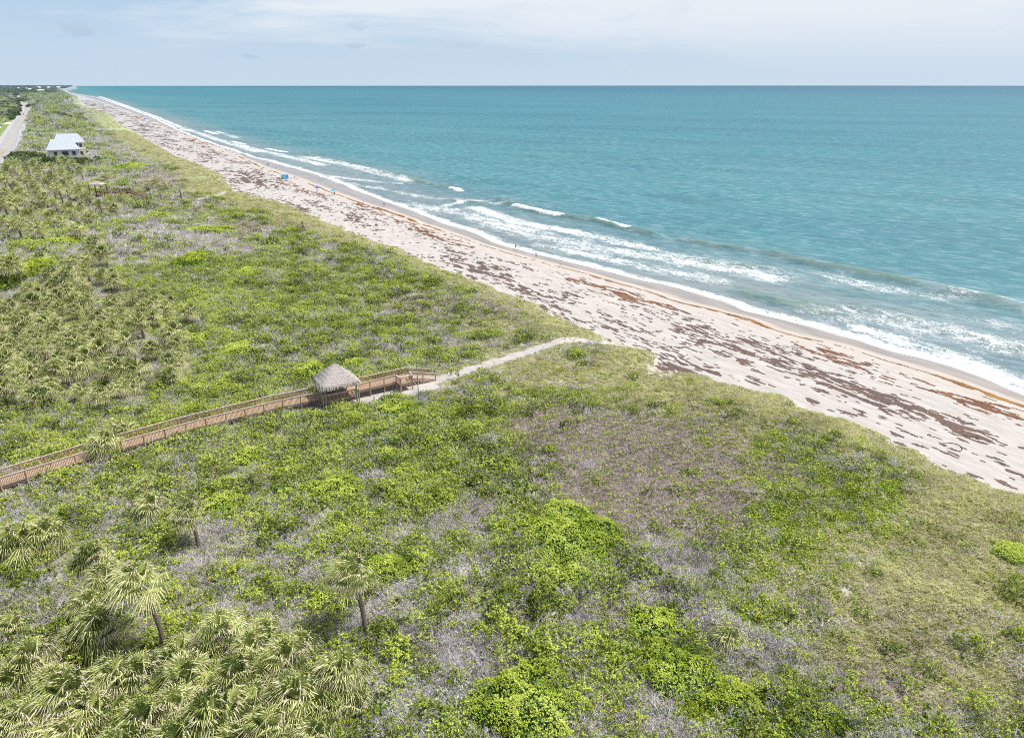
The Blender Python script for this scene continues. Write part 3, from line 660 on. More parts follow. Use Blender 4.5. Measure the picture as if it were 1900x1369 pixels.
# ------------------------------------------------------------------ scattered ground cover (nobody could count it)
def scatter(name, label, cat, pts, rot, scl, idx, meshes):
    col = bpy.data.collections.new(name+'_kinds')
    for i, m_ in enumerate(meshes):
        o = bpy.data.objects.new('%s_kind_%02d' % (name, i), m_); col.objects.link(o)
    me = bpy.data.meshes.new(name); me.vertices.add(len(pts)); me.vertices.foreach_set('co', np.asarray(pts, np.float32).ravel())
    for k, a in (('rotz', rot), ('scl', scl)):
        t = me.attributes.new(k, 'FLOAT', 'POINT'); t.data.foreach_set('value', np.asarray(a, np.float32))
    t = me.attributes.new('pick', 'INT', 'POINT'); t.data.foreach_set('value', np.asarray(idx, np.int32))
    o = link(me, name); tag(o, label, cat, kind='stuff')
    ng = bpy.data.node_groups.new(name, 'GeometryNodeTree')
    ng.interface.new_socket('Geometry', in_out='INPUT', socket_type='NodeSocketGeometry'); ng.interface.new_socket('Geometry', in_out='OUTPUT', socket_type='NodeSocketGeometry')
    nn = ng.nodes; gi = nn.new('NodeGroupInput'); go = nn.new('NodeGroupOutput'); ip = nn.new('GeometryNodeInstanceOnPoints'); ci = nn.new('GeometryNodeCollectionInfo')
    ci.inputs[0].default_value = col; ci.inputs[1].default_value = True; ci.inputs[2].default_value = True
    def na(nm, ty):
        x = nn.new('GeometryNodeInputNamedAttribute'); x.data_type = ty; x.inputs[0].default_value = nm; return x.outputs[0]
    cx = nn.new('ShaderNodeCombineXYZ'); ng.links.new(na('rotz', 'FLOAT'), cx.inputs[2])
    e2r = nn.new('FunctionNodeEulerToRotation'); ng.links.new(cx.outputs[0], e2r.inputs[0])
    ng.links.new(gi.outputs[0], ip.inputs['Points']); ng.links.new(ci.outputs[0], ip.inputs['Instance']); ip.inputs['Pick Instance'].default_value = True
    ng.links.new(na('pick', 'INT'), ip.inputs['Instance Index']); ng.links.new(e2r.outputs[0], ip.inputs['Rotation']); ng.links.new(na('scl', 'FLOAT'), ip.inputs['Scale'])
    ng.links.new(ip.outputs[0], go.inputs[0])
    md = o.modifiers.new('scatter', 'NODES'); md.node_group = ng; return o
# shape of the bright mounds, so that scrub stays out of them: (px, py, rx px, ry px, height, material, label)
MOUNDS = [
 (1058,985,82,62,1.3,'lime','largest yellow green shrub mound, at the edge of the brown dune slope'),
 (1062,1068,44,24,.9,'lime','small yellow green mound just below the largest one, beside the sandy scrape'),
 (975,1300,105,82,1.6,'lime','broad lime green shrub mound at the bottom edge of the view'),
 (1215,1150,50,30,1.0,'lime','round yellow green shrub behind the low fan palm on the right'),
 (1248,1232,74,52,1.3,'lime','lime green mound in the row of three above the dark green thicket'),
 (1135,1212,58,30,.8,'vine','flat mid green shrub linking the lime mounds on its left and right'),
 (612,905,54,27,1.2,'lime','yellow green shrub in the scrub right of the twin cabbage palms'),
 (460,846,30,19,1.1,'lime','small round light green bush below the boardwalk'),
 (738,757,48,14,.9,'lime','low bright green shrub on the sand beside the thatched shelter'),
 (720,1050,62,30,1.3,'lime','yellow green shrub behind the lone leaning palm'),
 (575,684,38,14,1.2,'lime','light green shrub just behind the thatched roof, to its left'),
 (660,672,30,9,1.0,'lime','small bright bush just behind the thatched roof, to its right'),
 (718,842,30,14,1.0,'lime','yellowish bush below the bluish agave'),
 (440,646,38,13,1.0,'lime','light green bush in the middle of the scrub behind the boardwalk'),
 (372,625,22,9,.9,'lime','little light green bush beside the bare sand strip'),
 (385,552,20,7,.9,'lime','small lime bush near the hazy palms upslope'),
 (455,503,26,8,.9,'lime','lime bush below the grey twiggy ridge'),
 (498,568,32,9,.9,'lime','wide yellow green bush halfway to the beach edge'),
 (1885,1022,34,20,.9,'lime','lime green bush cut by the right edge of the view'),
 (228,311,30,5,1.2,'lime','flat lime patch below the metal roofed house'),
 (250,309,22,5,1.2,'lime','second flat lime patch nearer the beach below the house'),
 (290,400,26,4,1.0,'lime','small lime patch in front of the far boardwalk'),
 (60,448,38,8,1.6,'lime','light green bush among the palms at the left edge'),
 (120,446,34,7,1.5,'lime','light green bush right of another one among the left palms'),
 (380,425,52,5,1.0,'lime','long lime streak of shrub on the far dune'),
 (52,500,36,22,2.6,'deepleaf','tall dark green shrub among the hazy palms at the left'),
 (355,480,34,15,2.0,'deepleaf','dark green shrub on the grey twiggy ridge'),
 (210,1090,30,22,1.4,'deepleaf','dark green shrub under the tall palm at the lower left'),
 (520,900,22,12,1.2,'deepleaf','dark green bush left of the yellow green shrub'),
 (410,935,40,20,1.3,'lime','light green shrub beside the leaning pair of palms'),
 (690,790,26,10,.8,'deepleaf','low dark bush around the bluish agave'),
 (1360,1290,54,30,1.2,'deepleaf','dark green thicket right of the lime mounds near the bottom'),
 (1520,1335,70,28,1.0,'deepleaf','wide dark green shrub along the bottom edge right of centre'),
]
MW = []
for px_, py_, rx, ry, h, mt, lb in MOUNDS:
    x, y, z = at(px_, py_, h*.6); dep = float(seen(x, y, z)[2]); el = math.atan2(CH-z, math.hypot(x, y))
    MW.append((x, y, z, rx*dep/F, ry*dep/F/max(sin(el), .12)*.92, h, mt, lb))
def BWN(u, v):                                                        # distance on the near side of the boardwalk
    c = np.interp(v, BW_C[:, 1], BW_C[:, 0]); return np.where((v > -32)&(v < 38), c-u+100*(u > c), 99)+0.0
def in_mound(x, y):
    b = np.zeros(np.shape(x), bool)
    for mx, my, mz, a, c, h, mt, lb in MW:
        if h > .85: b |= ((x-mx)/a)**2+((y-my)/c)**2 < .8
    return b
ZONES = [(28, 100, .40, .80), (100, 180, .58, .95), (180, 330, .98, 1.3), (330, 700, 1.9, 1.9), (700, 1700, 4.2, 3.0), (1700, 5200, 11., 5.5)]
acc = {k: ([], [], []) for k in 'GTMVLS'}
for d0, d1, cell, sc in ZONES:
    x = np.arange(-d1*.80-12, min(d1*.85+8, 80), cell); y = np.arange(d0*.78-2, d1, cell)
    if d0 >= 330: x = x[x < -10]
    Xg, Yg = [a.ravel() for a in np.meshgrid(x, y)]
    Xg = Xg+rng.uniform(-.5, .5, len(Xg))*cell; Yg = Yg+rng.uniform(-.5, .5, len(Yg))*cell
    u, v = touv(Xg, Yg); lim = -70 if d1 < 1000 else -900
    q = (v > lim)&(v < vE(u)+.2); Xg, Yg, u, v = Xg[q], Yg[q], u[q], v[q]
    z = ground(u, v); px, py, dep = seen(Xg, Yg, z)
    q = (dep >= d0)&(dep < d1)&(px > -60-1400/np.maximum(dep, 1)*8)&(px < 1980)&(py < 1520)&~keep_out(u, v)&~in_mound(Xg, Yg)
    Xg, Yg, z, u, v, dep = Xg[q], Yg[q], z[q], u[q], v[q], dep[q]
    w, tot, px, py, dep, s, pd = vegweights(Xg, Yg, z, u, v)
    pshare = w['P']/tot; w['G'] = w['G']+.2*w['P']; w['T'] = w['T']+.12*w['P']; w['P'] = w['P']*0
    w['B'] = np.where(s < 2.5, w['B']+.6*(2.5-np.clip(s, 0, 3)), w['B'])
    if d1 > 600: w['T'] *= 1.5; w['M'] *= 2.2
    ks = list('GTMVLB'); cum = np.cumsum(np.stack([w[k] for k in ks]), 0); r = rng.random(len(Xg))*cum[-1]
    ch = (r[None] > cum).sum(0)
    rd = np.abs(rdist(u, v)); hs = np.where((d1 > 700), 1.0, 1.0)
    if d1 <= 700:                                                # taller rounded bushes standing out of the low scrub
        gshare = w['G']/cum[-1]; cl2 = fbm(u/6., v/6., 151, 2)
        m = (rng.random(len(Xg)) < cell**2/2.5*np.clip(gshare*1.7, 0, 1)*(.35+1.5*ss(.40, .62, cl2))*(1-np.clip(pshare*1.5, 0, .8)))&(s > 12)&(BWN(u, v) > 2.6)&(dpoly(u, v, BW_C) > 2.6)&(pd > 3.0); n = int(m.sum())
        acc['S'][0].append(np.stack([Xg[m], Yg[m], z[m]-.08], -1)); acc['S'][1].append(rng.uniform(.6, 1.4, n)*(1 if d1 <= 180 else 1.15)); acc['S'][2].append(u[m])
        drop = (ch == 0)&(rng.random(len(Xg)) < .40); ch = np.where(drop, 1, ch)
    for i, k in enumerate(ks[:-1]):
        m = ch == i; n = int(m.sum())
        if not n: continue
        hsc = {'G': 1.06, 'T': .95, 'M': .95, 'V': .95, 'L': .9}[k]*sc
        sz = hsc*rng.uniform(.65, 1.3, n)*((.45+1.35*fbm(u[m]/2.2/sc**.5, v[m]/2.2/sc**.5, 141, 3)) if k in 'GT' else 1.0)
        sz = sz*np.where((vE(u[m])-v[m]) < 4, .75, 1)
        sz = sz*(1-.4*np.clip(pshare[m]*1.6, 0, 1)); bd = BWN(u[m], v[m]); sz = sz*np.where(((bd < 2.6)&(v[m] < 18)), 1.35, np.where(bd < 2, .85, 1))*np.where(pd[m] < 4, .7, 1)
        if d0 >= 700: sz = sz*np.where(v[m] < 20, 1.15, .6)
        acc[k][0].append(np.stack([Xg[m], Yg[m], z[m]-.03], -1)); acc[k][1].append(sz); acc[k][2].append(u[m])
    if d0 < 300 or True:                                         # a second layer: small greens between the twigs
        pass
NM = {'S': ('rounded_bushes', 'rounded green bushes massed through the coastal scrub', 'bushes'), 'G': ('leafy_scrub', 'low green leafy coastal scrub covering the dune', 'scrub'), 'T': ('dead_twigs', 'tangled pale grey dead twigs among the green scrub', 'twigs'),
      'M': ('dead_brush', 'low purplish brown dead brush on the dune slope', 'brush'), 'V': ('ground_vine', 'bright green low vine creeping over the dune', 'ground cover'), 'L': ('dune_grass', 'windblown dune grass along the top of the beach', 'grass')}
for k, (P_, S_, _) in acc.items():
    P_ = np.concatenate(P_); S_ = np.concatenate(S_); n = len(P_)
    rot = rng.uniform(0, 2*pi, n) if k in 'GVS' else rng.uniform(-.5, .5, n)
    scatter(*NM[k], P_, rot, S_, rng.integers(0, len(protos[k]), n), protos[k]); print('scatter', k, n)

# ------------------------------------------------------------------ shrub mounds, each a thing
for i, (mx, my, mz, a, c, h, mt, lb) in enumerate(MW):
    dep = math.hypot(mx, my); size = min(max(dep/75., 1), 5); area = pi*a*c
    n = int(min(area*85/size**2, 30000)); r = np.random.default_rng(900+i)
    an = r.random(n)*2*pi; q = np.sqrt(r.random(n)); ol = 1+.55*(fbm(np.cos(an)*2.2+i*3, np.sin(an)*2.2, 7, 3)-.5)*2
    X0 = q*np.cos(an)*a*ol; Y0 = q*np.sin(an)*c*ol
    top = (1-q**2.6)**.5*h*(.45+1.0*fbm(X0/1.2+i*7, Y0/1.2, 8, 3)); gz = ground(*touv(mx+X0, my+Y0))-mz
    lay = np.where(r.random(n) < .8, 1, r.random(n)); P_ = np.stack([X0, Y0, gz+top*lay*(.93+.1*r.random(n))+.05], -1)
    Nn = np.stack([X0/a*.6*q, Y0/c*.6*q, np.ones(n)], -1)
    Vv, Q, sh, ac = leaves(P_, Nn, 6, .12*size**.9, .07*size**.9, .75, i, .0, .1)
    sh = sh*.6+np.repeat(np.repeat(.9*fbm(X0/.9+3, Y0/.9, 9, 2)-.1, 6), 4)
    # dark leafy interior
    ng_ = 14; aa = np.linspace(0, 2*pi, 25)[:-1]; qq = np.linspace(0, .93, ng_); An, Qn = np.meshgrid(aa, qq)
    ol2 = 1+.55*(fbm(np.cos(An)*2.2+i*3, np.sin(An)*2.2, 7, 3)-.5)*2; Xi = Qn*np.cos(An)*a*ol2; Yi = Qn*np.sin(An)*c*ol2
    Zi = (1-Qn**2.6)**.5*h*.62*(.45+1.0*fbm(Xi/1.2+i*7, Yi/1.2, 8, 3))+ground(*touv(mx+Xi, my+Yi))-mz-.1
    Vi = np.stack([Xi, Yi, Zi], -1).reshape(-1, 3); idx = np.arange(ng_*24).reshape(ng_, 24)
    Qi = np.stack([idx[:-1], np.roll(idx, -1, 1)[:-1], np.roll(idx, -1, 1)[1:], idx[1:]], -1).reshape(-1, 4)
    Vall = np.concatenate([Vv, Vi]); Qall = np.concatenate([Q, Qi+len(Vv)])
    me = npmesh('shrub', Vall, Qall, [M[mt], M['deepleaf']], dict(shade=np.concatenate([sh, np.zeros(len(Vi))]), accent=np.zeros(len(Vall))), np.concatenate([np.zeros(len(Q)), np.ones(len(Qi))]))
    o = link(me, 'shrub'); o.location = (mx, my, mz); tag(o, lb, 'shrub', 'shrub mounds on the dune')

# ------------------------------------------------------------------ cabbage palms
NEAR = [  # px, py of the crown, height, scale, label
 (281,932,2,1.0,'shaggy cabbage palm left of a leaning one below the boardwalk'),
 (350,950,4,1.0,'cabbage palm with short bare trunk, right one of the pair below the boardwalk'),
 (272,890,1.5,.85,'small cabbage palm just behind the pair below the boardwalk'),
 (38,1000,2,1.15,'broad cabbage palm at the left edge, above the palm thicket'),
 (85,985,2,1.05,'bushy cabbage palm just right of the broad one at the left edge'),
 (170,1020,2,.9,'windblown cabbage palm between the left edge pair and the tall bare trunk'),
 (262,1072,6.5,1.0,'tall cabbage palm with a long bare trunk at the lower left'),
 (196,1062,2.5,1.0,'cabbage palm tucked against the left side of the tall bare trunked one'),
 (160,1110,2,.9,'cabbage palm leaning left below the tall bare trunked one'),
 (195,1158,2.5,1.1,'full cabbage palm with yellowing lower fronds at the lower left'),
 (143,1180,2,1.0,'cabbage palm overlapping the full one with yellowing fronds'),
 (62,1215,2.5,1.1,'wide pale cabbage palm near the left edge of the bottom thicket'),
 (412,1160,2.5,1.05,'upright cabbage palm standing alone right of the bottom left thicket'),
 (335,1195,1,.75,'very small fan palm in front of bare ground in the bottom left'),
 (655,1060,6,1.0,'lone cabbage palm with a dark curved bare trunk in the scrub'),
 (632,1240,2.5,1.05,'cabbage palm with orange dead fronds, rightmost of the bottom thicket'),
 (197,820,2.5,1.15,'round cabbage palm growing in front of the boardwalk rail'),
 (226,786,2,.95,'cabbage palm right behind the boardwalk rail'),
 (1352,1178,1,.8,'small lone fan palm among the dead twigs right of the lime mounds'),
 (735,1115,.5,.55,'tiny fan palm at the foot of the shrub right of the lone palm'),
 (353,573,3,1.0,'cabbage palm with visible dark trunk near the bare sand strip'),
 (163,655,2.5,1.15,'large round cabbage palm in the middle of the left thicket'),
 (74,628,3,1.05,'cabbage palm with dark shade under it near the left edge'),
 (320,672,2.5,1.2,'wide cabbage palm behind the boardwalk, nearest the thatched shelter'),
 (212,384,3.5,1.0,'cabbage palm with brown dead fronds below the far shelter'),
 (164,402,3,1.1,'dark round cabbage palm left of one with brown fronds'),
 (135,398,3,1.3,'very broad cabbage palm clump in front of the pale palms at left'),
 (105,194,9,1.0,'tall thin palm silhouetted on the far grey dune'),
 (88,199,8,.9,'slightly shorter thin palm left of the tall one on the far dune'),
 (175,252,4,1.0,'palm at the seaward corner of the metal roofed house'),
 (110,296,4,1.0,'yellowish palm in front of the metal roofed house'),
]
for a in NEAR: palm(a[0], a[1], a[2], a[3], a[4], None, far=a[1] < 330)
TH = [(60,1330,2.5,1.1),(135,1290,2.5,1.2),(178,1310,2,1.0),(262,1240,2,1.0),(305,1225,1.5,.9),(345,1245,2,.95),(470,1195,2,1.0),(445,1245,2,1.05),(400,1325,2.5,1.15),(268,1335,2,1.05),(18,1262,2,1.0),(5,1345,2.5,1.1),
 (130,1362,2,1.0),(490,1160,2,.9),(528,1215,2,1.05),(560,1190,1.5,.85),(552,1290,2.5,1.1),(600,1305,2,.95),(500,1350,2.5,1.1),(330,1300,2,1.0),(215,1255,2,1.1),(330,1372,2,1.1),(440,1385,2,1.0),(580,1360,2,.95),(100,1255,2,.9),(225,1385,2,1.1),(20,1150,1.5,.8),(660,1300,1.2,.8),(385,1200,1.2,.8),(480,1290,2,1.0)]
for a in TH: palm(*a, label='shaggy green cabbage palm crowded into the thicket in the bottom left corner', group='cabbage palms of the bottom left thicket')
MID = [(184,650,2.5,1),(273,552,2.5,1.1),(294,562,2.5,1),(215,682,2.5,1),(318,693,1.5,.9),(104,606,2,1),(28,492,4,1.1),(8,498,4,1.1),(178,458,3.5,1.2),(192,472,3,1.1),(60,672,2,1),(14,640,2,1),(130,540,2.5,1),(92,552,2,1),(215,520,2,1),(160,500,2.5,1),(62,560,2,1),(20,568,2,1)]
rr = random.Random(5); tries = 0
while len(MID) < 112 and tries < 6000:
    tries += 1; x = rr.uniform(-15, 345); y = rr.uniform(470, 730)
    if x > 330-(y-600)*-.2 or (y > 690 and x > 260): continue
    if x > 210 and y < 520: continue
    if rr.random() > (1.0 if x < 230 else .55): continue
    if min((x-a)**2+((y-b)*1.6)**2 for a, b, _, _ in MID) < (12.5+.02*(y-470))**2: continue
    if math.hypot(x-353, y-573) < 35: continue
    MID.append((x, y, rr.choice([1.5, 2, 2, 2.5, 3]), rr.uniform(.7, 1.05)))
for a in MID: palm(a[0], a[1], a[2]+.5, a[3]*1.15, label='hazy green cabbage palm in the dense thicket between the left edge and the boardwalk', group='cabbage palms of the left thicket')
FARP = [(169,401,3,1),(184,380,4,1),(34,424,4,1.2),(74,426,4,1.1),(147,426,3,1.1),(8,385,4.5,1.2),(28,379,5,1.1),(43,377,5,1.1),(18,341,6,1.2),(30,345,5,1.1),(58,341,5,1.2),(66,346,5,1),(95,342,6,1.1),(110,355,5,1.1),(132,335,4,1.1),(147,352,4,1),(164,366,3,1.1),(101,376,4,1),(84,368,4,1),
 (132,380,3,1),(18,318,5,1.2),(31,319,5,1.1),(52,316,5,1.2),(80,317,5,1.2),(117,323,5,1.1),(138,306,5,1.1),(98,326,5,1),(46,331,5,1),(6,333,5,1.1),(64,306,5,1),(98,309,5,1),(125,303,5,1.1),(75,330,5,1),(150,318,4,1),(120,345,5,1),(40,358,5,1),(75,357,5,1),(12,360,5,1),(150,385,3,.9),(55,398,4,1),(95,400,3,1),(10,410,4,1),(112,413,3,1),(228,365,3,.9)]
for a in FARP: palm(a[0], a[1], a[2], a[3]*1.2, label='cabbage palm in the loose grove between the road and the far boardwalk', group='cabbage palms of the far grove')
LAWN = [(71,243,6,1.2),(103,249,6,1.1),(49,252,6,1.2),(55,257,6,1.1),(74,260,6,1.2),(83,248,6,1),(56,232,7,1.3),(66,231,7,1.2),(75,232,7,1.2),(84,234,7,1.2),(93,233,7,1.2),(105,227,8,1.1),(92,225,8,1.2),(85,210,9,1.2),(45,264,5,1),(71,226,8,1.1),(98,234,6,1),(79,255,6,1)]
for a in LAWN: palm(a[0], a[1]+3, a[2]*.5, a[3]*.9, label='dark palm on the bright lawn between the road and the metal roofed house', group='palms on the lawn by the road', far=True)

# low silvery fan palms and agaves
SILV = [pm('leaves', [(blades(70, .5, .95, .06, 500+i, (-.15, -.05), .55, 1.0), 0), (blades(20, .5, .7, .05, 510+i, (-.2, 0), .3, 1.1), 1)], [M['silver'], M['palmdead']]) for i in range(3)]
for px_, py_, s in [(740,1272,1.0),(715,1335,1.1),(688,1318,1.0),(800,1262,1.1),(835,1288,1.0),(850,1325,1.1),(788,1300,.9),(765,1335,1.0),(870,1285,.9),(730,1300,.9),(640,1345,1.0),(820,1350,1.0),(860,1255,.8)]:
    x, y, z = at(px_, py_, .4); o = link(random.choice(SILV), 'silver_palmetto'); o.location = (x, y, z); o.scale = (s*1.3,)*3; o.rotation_euler = (0, 0, random.uniform(0, 6))
    tag(o, 'silvery bluish palmetto clump between the palm thicket and the lime mound at the bottom', 'palmetto', 'silvery palmettos at the bottom')
def agave_mesh(seed, L, n=26, up=.75):
    r = np.random.default_rng(seed); Vv = []; Q = []
    for i in range(n):
        a = i*2.399; el = 1.35-1.2*i/n; d = np.array([cos(a)*cos(el), sin(a)*cos(el), sin(el)]); sd = np.array([-sin(a), cos(a), 0]); l = L*(.75+.3*r.random()); w_ = .13*L
        p0 = d*.05; p1 = d*l*.45; p2 = d*l+np.array([0, 0, -.1*l*(i/n)])
        k = len(Vv); Vv += [p0-sd*w_*.35, p0+sd*w_*.35, p1+sd*w_*.5+[0, 0, .03], p1-sd*w_*.5+[0, 0, .03], p2+sd*.005, p2-sd*.005]; Q += [(k, k+1, k+2, k+3), (k+3, k+2, k+4, k+5)]
    sh = np.repeat(r.random(n), 6); return npmesh('leaves', Vv, Q, [M['agave']], dict(shade=sh, accent=sh*0))
AG = [(778,750,1.25,'pale agave rosette at the foot of a tall thin flower stalk'),(700,775,1.3,'bluish agave with upright leaves in front of the thatched shelter'),(724,772,.8,'small bluish agave right of the larger upright one'),(743,786,.7,'faint bluish agave below the flower stalk'),(804,690,.8,'bluish agave behind the foot of the stairs'),(812,750,.6,'little agave right of the flower stalk'),(1188,1330,.9,'dark green spiky rosette beside the bare sand at the bottom')]
for i, (a, b, L, lb) in enumerate(AG):
    x, y, z = at(a, b, .3); root = empty('agave', (x, y, z), 0, lb, 'agave'); r_ = link(agave_mesh(i, L), 'rosette', root)
    if i == 6: r_.data.materials[0] = M['vine']
    if i == 0:
        mb = MB(); mb.tube([(0, 0, .1), (-.05, 0, 3), (-.1, .05, 6.2), (-.18, .05, 9.0)], [.075, .06, .045, .015], 7); mb.build('flower_stalk', M['greenpost'], root)
# ------------------------------------------------------------------ boardwalk
DZ = 5.4; RZ = 1.07
wood, rail, dark = M['wood'], M['woodrail'], M['wooddark']
bw = empty('boardwalk', W3(87, 5, DZ), 0, 'long timber boardwalk with slatted railings leading through the scrub to the beach', 'boardwalk')
org = np.array(W3(87, 5, DZ))
def L3(u, v, z): x, y = toxy(u, v); return (x-org[0], y-org[1], z-org[2])
def planks(mb, cl, w0, w1, z0, z1, pitch=.16, pw=.14):
    """boards laid across a centre line cl [(u,v)...], half widths w0 (near) w1 (far)"""
    cl = np.array(cl, float); seg = np.hypot(*np.diff(cl, axis=0).T); S = np.concatenate([[0], np.cumsum(seg)]); s = 0
    while s < S[-1]:
        u = np.interp(s, S, cl[:, 0]); v = np.interp(s, S, cl[:, 1]); i = min(np.searchsorted(S, s, 'right')-1, len(seg)-1); t = (cl[i+1]-cl[i])/seg[i]; n = np.array([-t[1], t[0]])
        n = n*(1 if n[0] > 0 else -1); z = z0+(z1-z0)*s/S[-1]+random.uniform(-.004, .004)
        mb.bar(L3(u-n[0]*w0, v-n[1]*w0, z), L3(u+n[0]*w1, v+n[1]*w1, z), pw, .04); s += pitch
def railing(parent, pts, base='deck', spacing=2.2, ball=.15, cap=.15, names=True):
    """pts: (u, v, z of deck). top cap, lower rail, balusters, posts"""
    P_ = [np.array(L3(*p)) for p in pts]; tops = MB(); bal = MB(); 
    for a, b in zip(P_[:-1], P_[1:]):
        up = np.array([0, 0, 1.]); tops.bar(a+up*RZ, b+up*RZ, cap, .045); tops.bar(a+up*(RZ-.09), b+up*(RZ-.09), .045, .12)
        tops.bar(a+up*.12, b+up*.12, .045, .09)
        L = np.linalg.norm(b-a); n = int(L/ball)
        for k in range(1, n):
            q = a+(b-a)*k/n; bal.bar(q+up*.13, q+up*(RZ-.12), .04, .04)
    tops.build('handrail', rail, parent); bal.build('balusters', wood, parent)
def posts(parent, lst, name='post', mat=None, w=.14):
    for (u, v, zt) in lst:
        mb = MB(); mb.bar(L3(u, v, G(u, v)-.3), L3(u, v, zt), w, w); mb.build(name, mat or wood, parent)
cl = [tuple(p) for p in BW_C]
mb = MB(); planks(mb, cl, .98, .98, DZ, DZ); mb.build('deck', wood, bw)
mb = MB()
for off in (-1.0, 1.0):
    pts = [L3(u+off, v+(-.0), DZ-.15) for u, v in cl]
    for a, b in zip(pts[:-1], pts[1:]): mb.bar(a, b, .06, .26)
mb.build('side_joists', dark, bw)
def offset(cl, o): return [(u+o, v-.28*o*(1 if v < 10 else 0)) for u, v in cl]
nearr = [(u, v, DZ) for u, v in offset(cl[:6], -1.0)]; nearr[-1] = (86.95, 22.0, DZ)
farr = [(u, v, DZ) for u, v in offset(cl, 1.0)]
railing(bw, nearr); railing(bw, farr)
PX = []
for line in (nearr, farr):
    a = np.array(line); S = np.concatenate([[0], np.cumsum(np.hypot(*np.diff(a[:, :2], axis=0).T))])
    for s in np.arange(.2, S[-1], 2.35): PX.append((np.interp(s, S, a[:, 0]), np.interp(s, S, a[:, 1]), DZ+RZ-.03))
posts(bw, PX)
# platform under the shelter
PU0, PU1, PV0, PV1 = 85.4, 87.0, 21.9, 26.7
mb = MB(); planks(mb, [((PU0+PU1)/2, PV0), ((PU0+PU1)/2, PV1)], .8, .8, DZ-.004, DZ-.004); mb.build('platform', wood, bw)
mb = MB(); mb.bar(L3(PU0, PV0, DZ-.15), L3(PU0, PV1, DZ-.15), .06, .26); mb.bar(L3(PU0, PV0, DZ-.15), L3(PU1, PV0, DZ-.15), .06, .26); mb.bar(L3(PU0, PV1, DZ-.15), L3(PU1, PV1, DZ-.15), .06, .26); mb.build('platform_joists', dark, bw)
railing(bw, [(86.95, 22.0, DZ), (PU0, PV0, DZ)]); railing(bw, [(PU0, PV1, DZ), (86.95, 26.8, DZ)])
# front of the platform has wide boards and a bench
mb = MB(); up = .0
mb.bar(L3(PU0, PV0, DZ+RZ), L3(PU0, PV1, DZ+RZ), .15, .045); mb.bar(L3(PU0, PV0, DZ+.12), L3(PU0, PV1, DZ+.12), .045, .09); mb.bar(L3(PU0, PV0, DZ+RZ-.09), L3(PU0, PV1, DZ+RZ-.09), .045, .12)
mb.build('handrail', rail, bw); mb = MB()
for k in range(1, 10): v_ = PV0+(PV1-PV0)*k/10; mb.bar(L3(PU0, v_, DZ+.13), L3(PU0, v_, DZ+RZ-.1), .07, .06)
mb.build('balusters', wood, bw)
posts(bw, [(PU0, PV0, DZ+RZ), (PU0, PV1, DZ+RZ), (PU0+.9, PV1, DZ-.1), (85.2, 28.7, DZ-.35)])
bn = empty('bench', W3(88.6, 24.3, DZ), 0, 'timber bench under the thatched roof, backed by the far railing', 'bench')
bo = np.array(W3(88.6, 24.3, DZ))
def B3(u, v, z): x, y = toxy(u, v); return (x-bo[0], y-bo[1], z)
mb = MB()
for q in (0, .14, .28): mb.bar(B3(88.35+q, 22.6, .45), B3(88.35+q, 26.2, .45), .12, .04)
mb.build('seat', wood, bn)
for v_ in (22.8, 24.4, 26.0):
    mb = MB(); mb.bar(B3(88.5, v_, .02), B3(88.5, v_, .43), .09, .09); mb.build('leg', dark, bn)
# right hand run, side landing and stairs
r2 = [(86.95, 26.8, DZ), (87.35, 32.8, DZ)]; railing(bw, r2); railing(bw, [(87.35, 32.8, DZ), (86.1, 32.9, DZ)])
railing(bw, [(86.1, 32.9, DZ), (86.3, 34.8, DZ)]); railing(bw, [(86.3, 34.8, DZ), (87.5, 34.9, DZ)])
posts(bw, [(u, v, DZ+RZ-.03) for u, v in [(87.0,27.0),(87.1,28.9),(87.25,31),(87.35,32.8),(86.1,32.9),(86.3,34.8),(87.5,34.95),(86.05,33.0)]]+[(86.9,34.0,DZ-.2),(88.0,30.,DZ-.2)])
mb = MB(); planks(mb, [(86.75, 32.9), (86.9, 34.85)], .62, .62, DZ-.006, DZ-.006); mb.build('landing', wood, bw)
mb = MB(); mb.bar(L3(86.1, 32.9, DZ-.15), L3(86.3, 34.8, DZ-.15), .06, .26); mb.bar(L3(86.1, 32.9, DZ-.15), L3(87.3, 32.85, DZ-.15), .06, .26); mb.build('landing_joists', dark, bw)
ZB = G(88.2, 38.9)+.12; NS = 9; mb = MB(); mr = MB()
for k in range(NS):
    t = (k+.6)/NS; v_ = 35.05+3.8*t; z = DZ-(DZ-ZB)*(k+1)/(NS+1)
    mb.bar(L3(87.5, v_, z), L3(89.35-.5*t*0, v_, z), .34, .05); mr.bar(L3(87.55, v_-.18, z-.08), L3(89.3, v_-.18, z-.08), .03, .14)
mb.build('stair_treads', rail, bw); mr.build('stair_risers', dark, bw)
mb = MB()
for u_ in (87.45, 89.4): mb.bar(L3(u_, 35.0, DZ-.2), L3(u_, 38.9, ZB-.15), .06, .28)
mb.build('stair_stringers', wood, bw)
for u_, vv in ((87.45, 34.95), (89.4, 35.0)): railing(bw, [(u_, vv, DZ), (u_, 38.9, ZB)])
posts(bw, [(u_, v_, DZ-(DZ-ZB)*(v_-35)/3.9+RZ-.02) for u_ in (87.45, 89.4) for v_ in (35.0, 36.9, 38.85)])

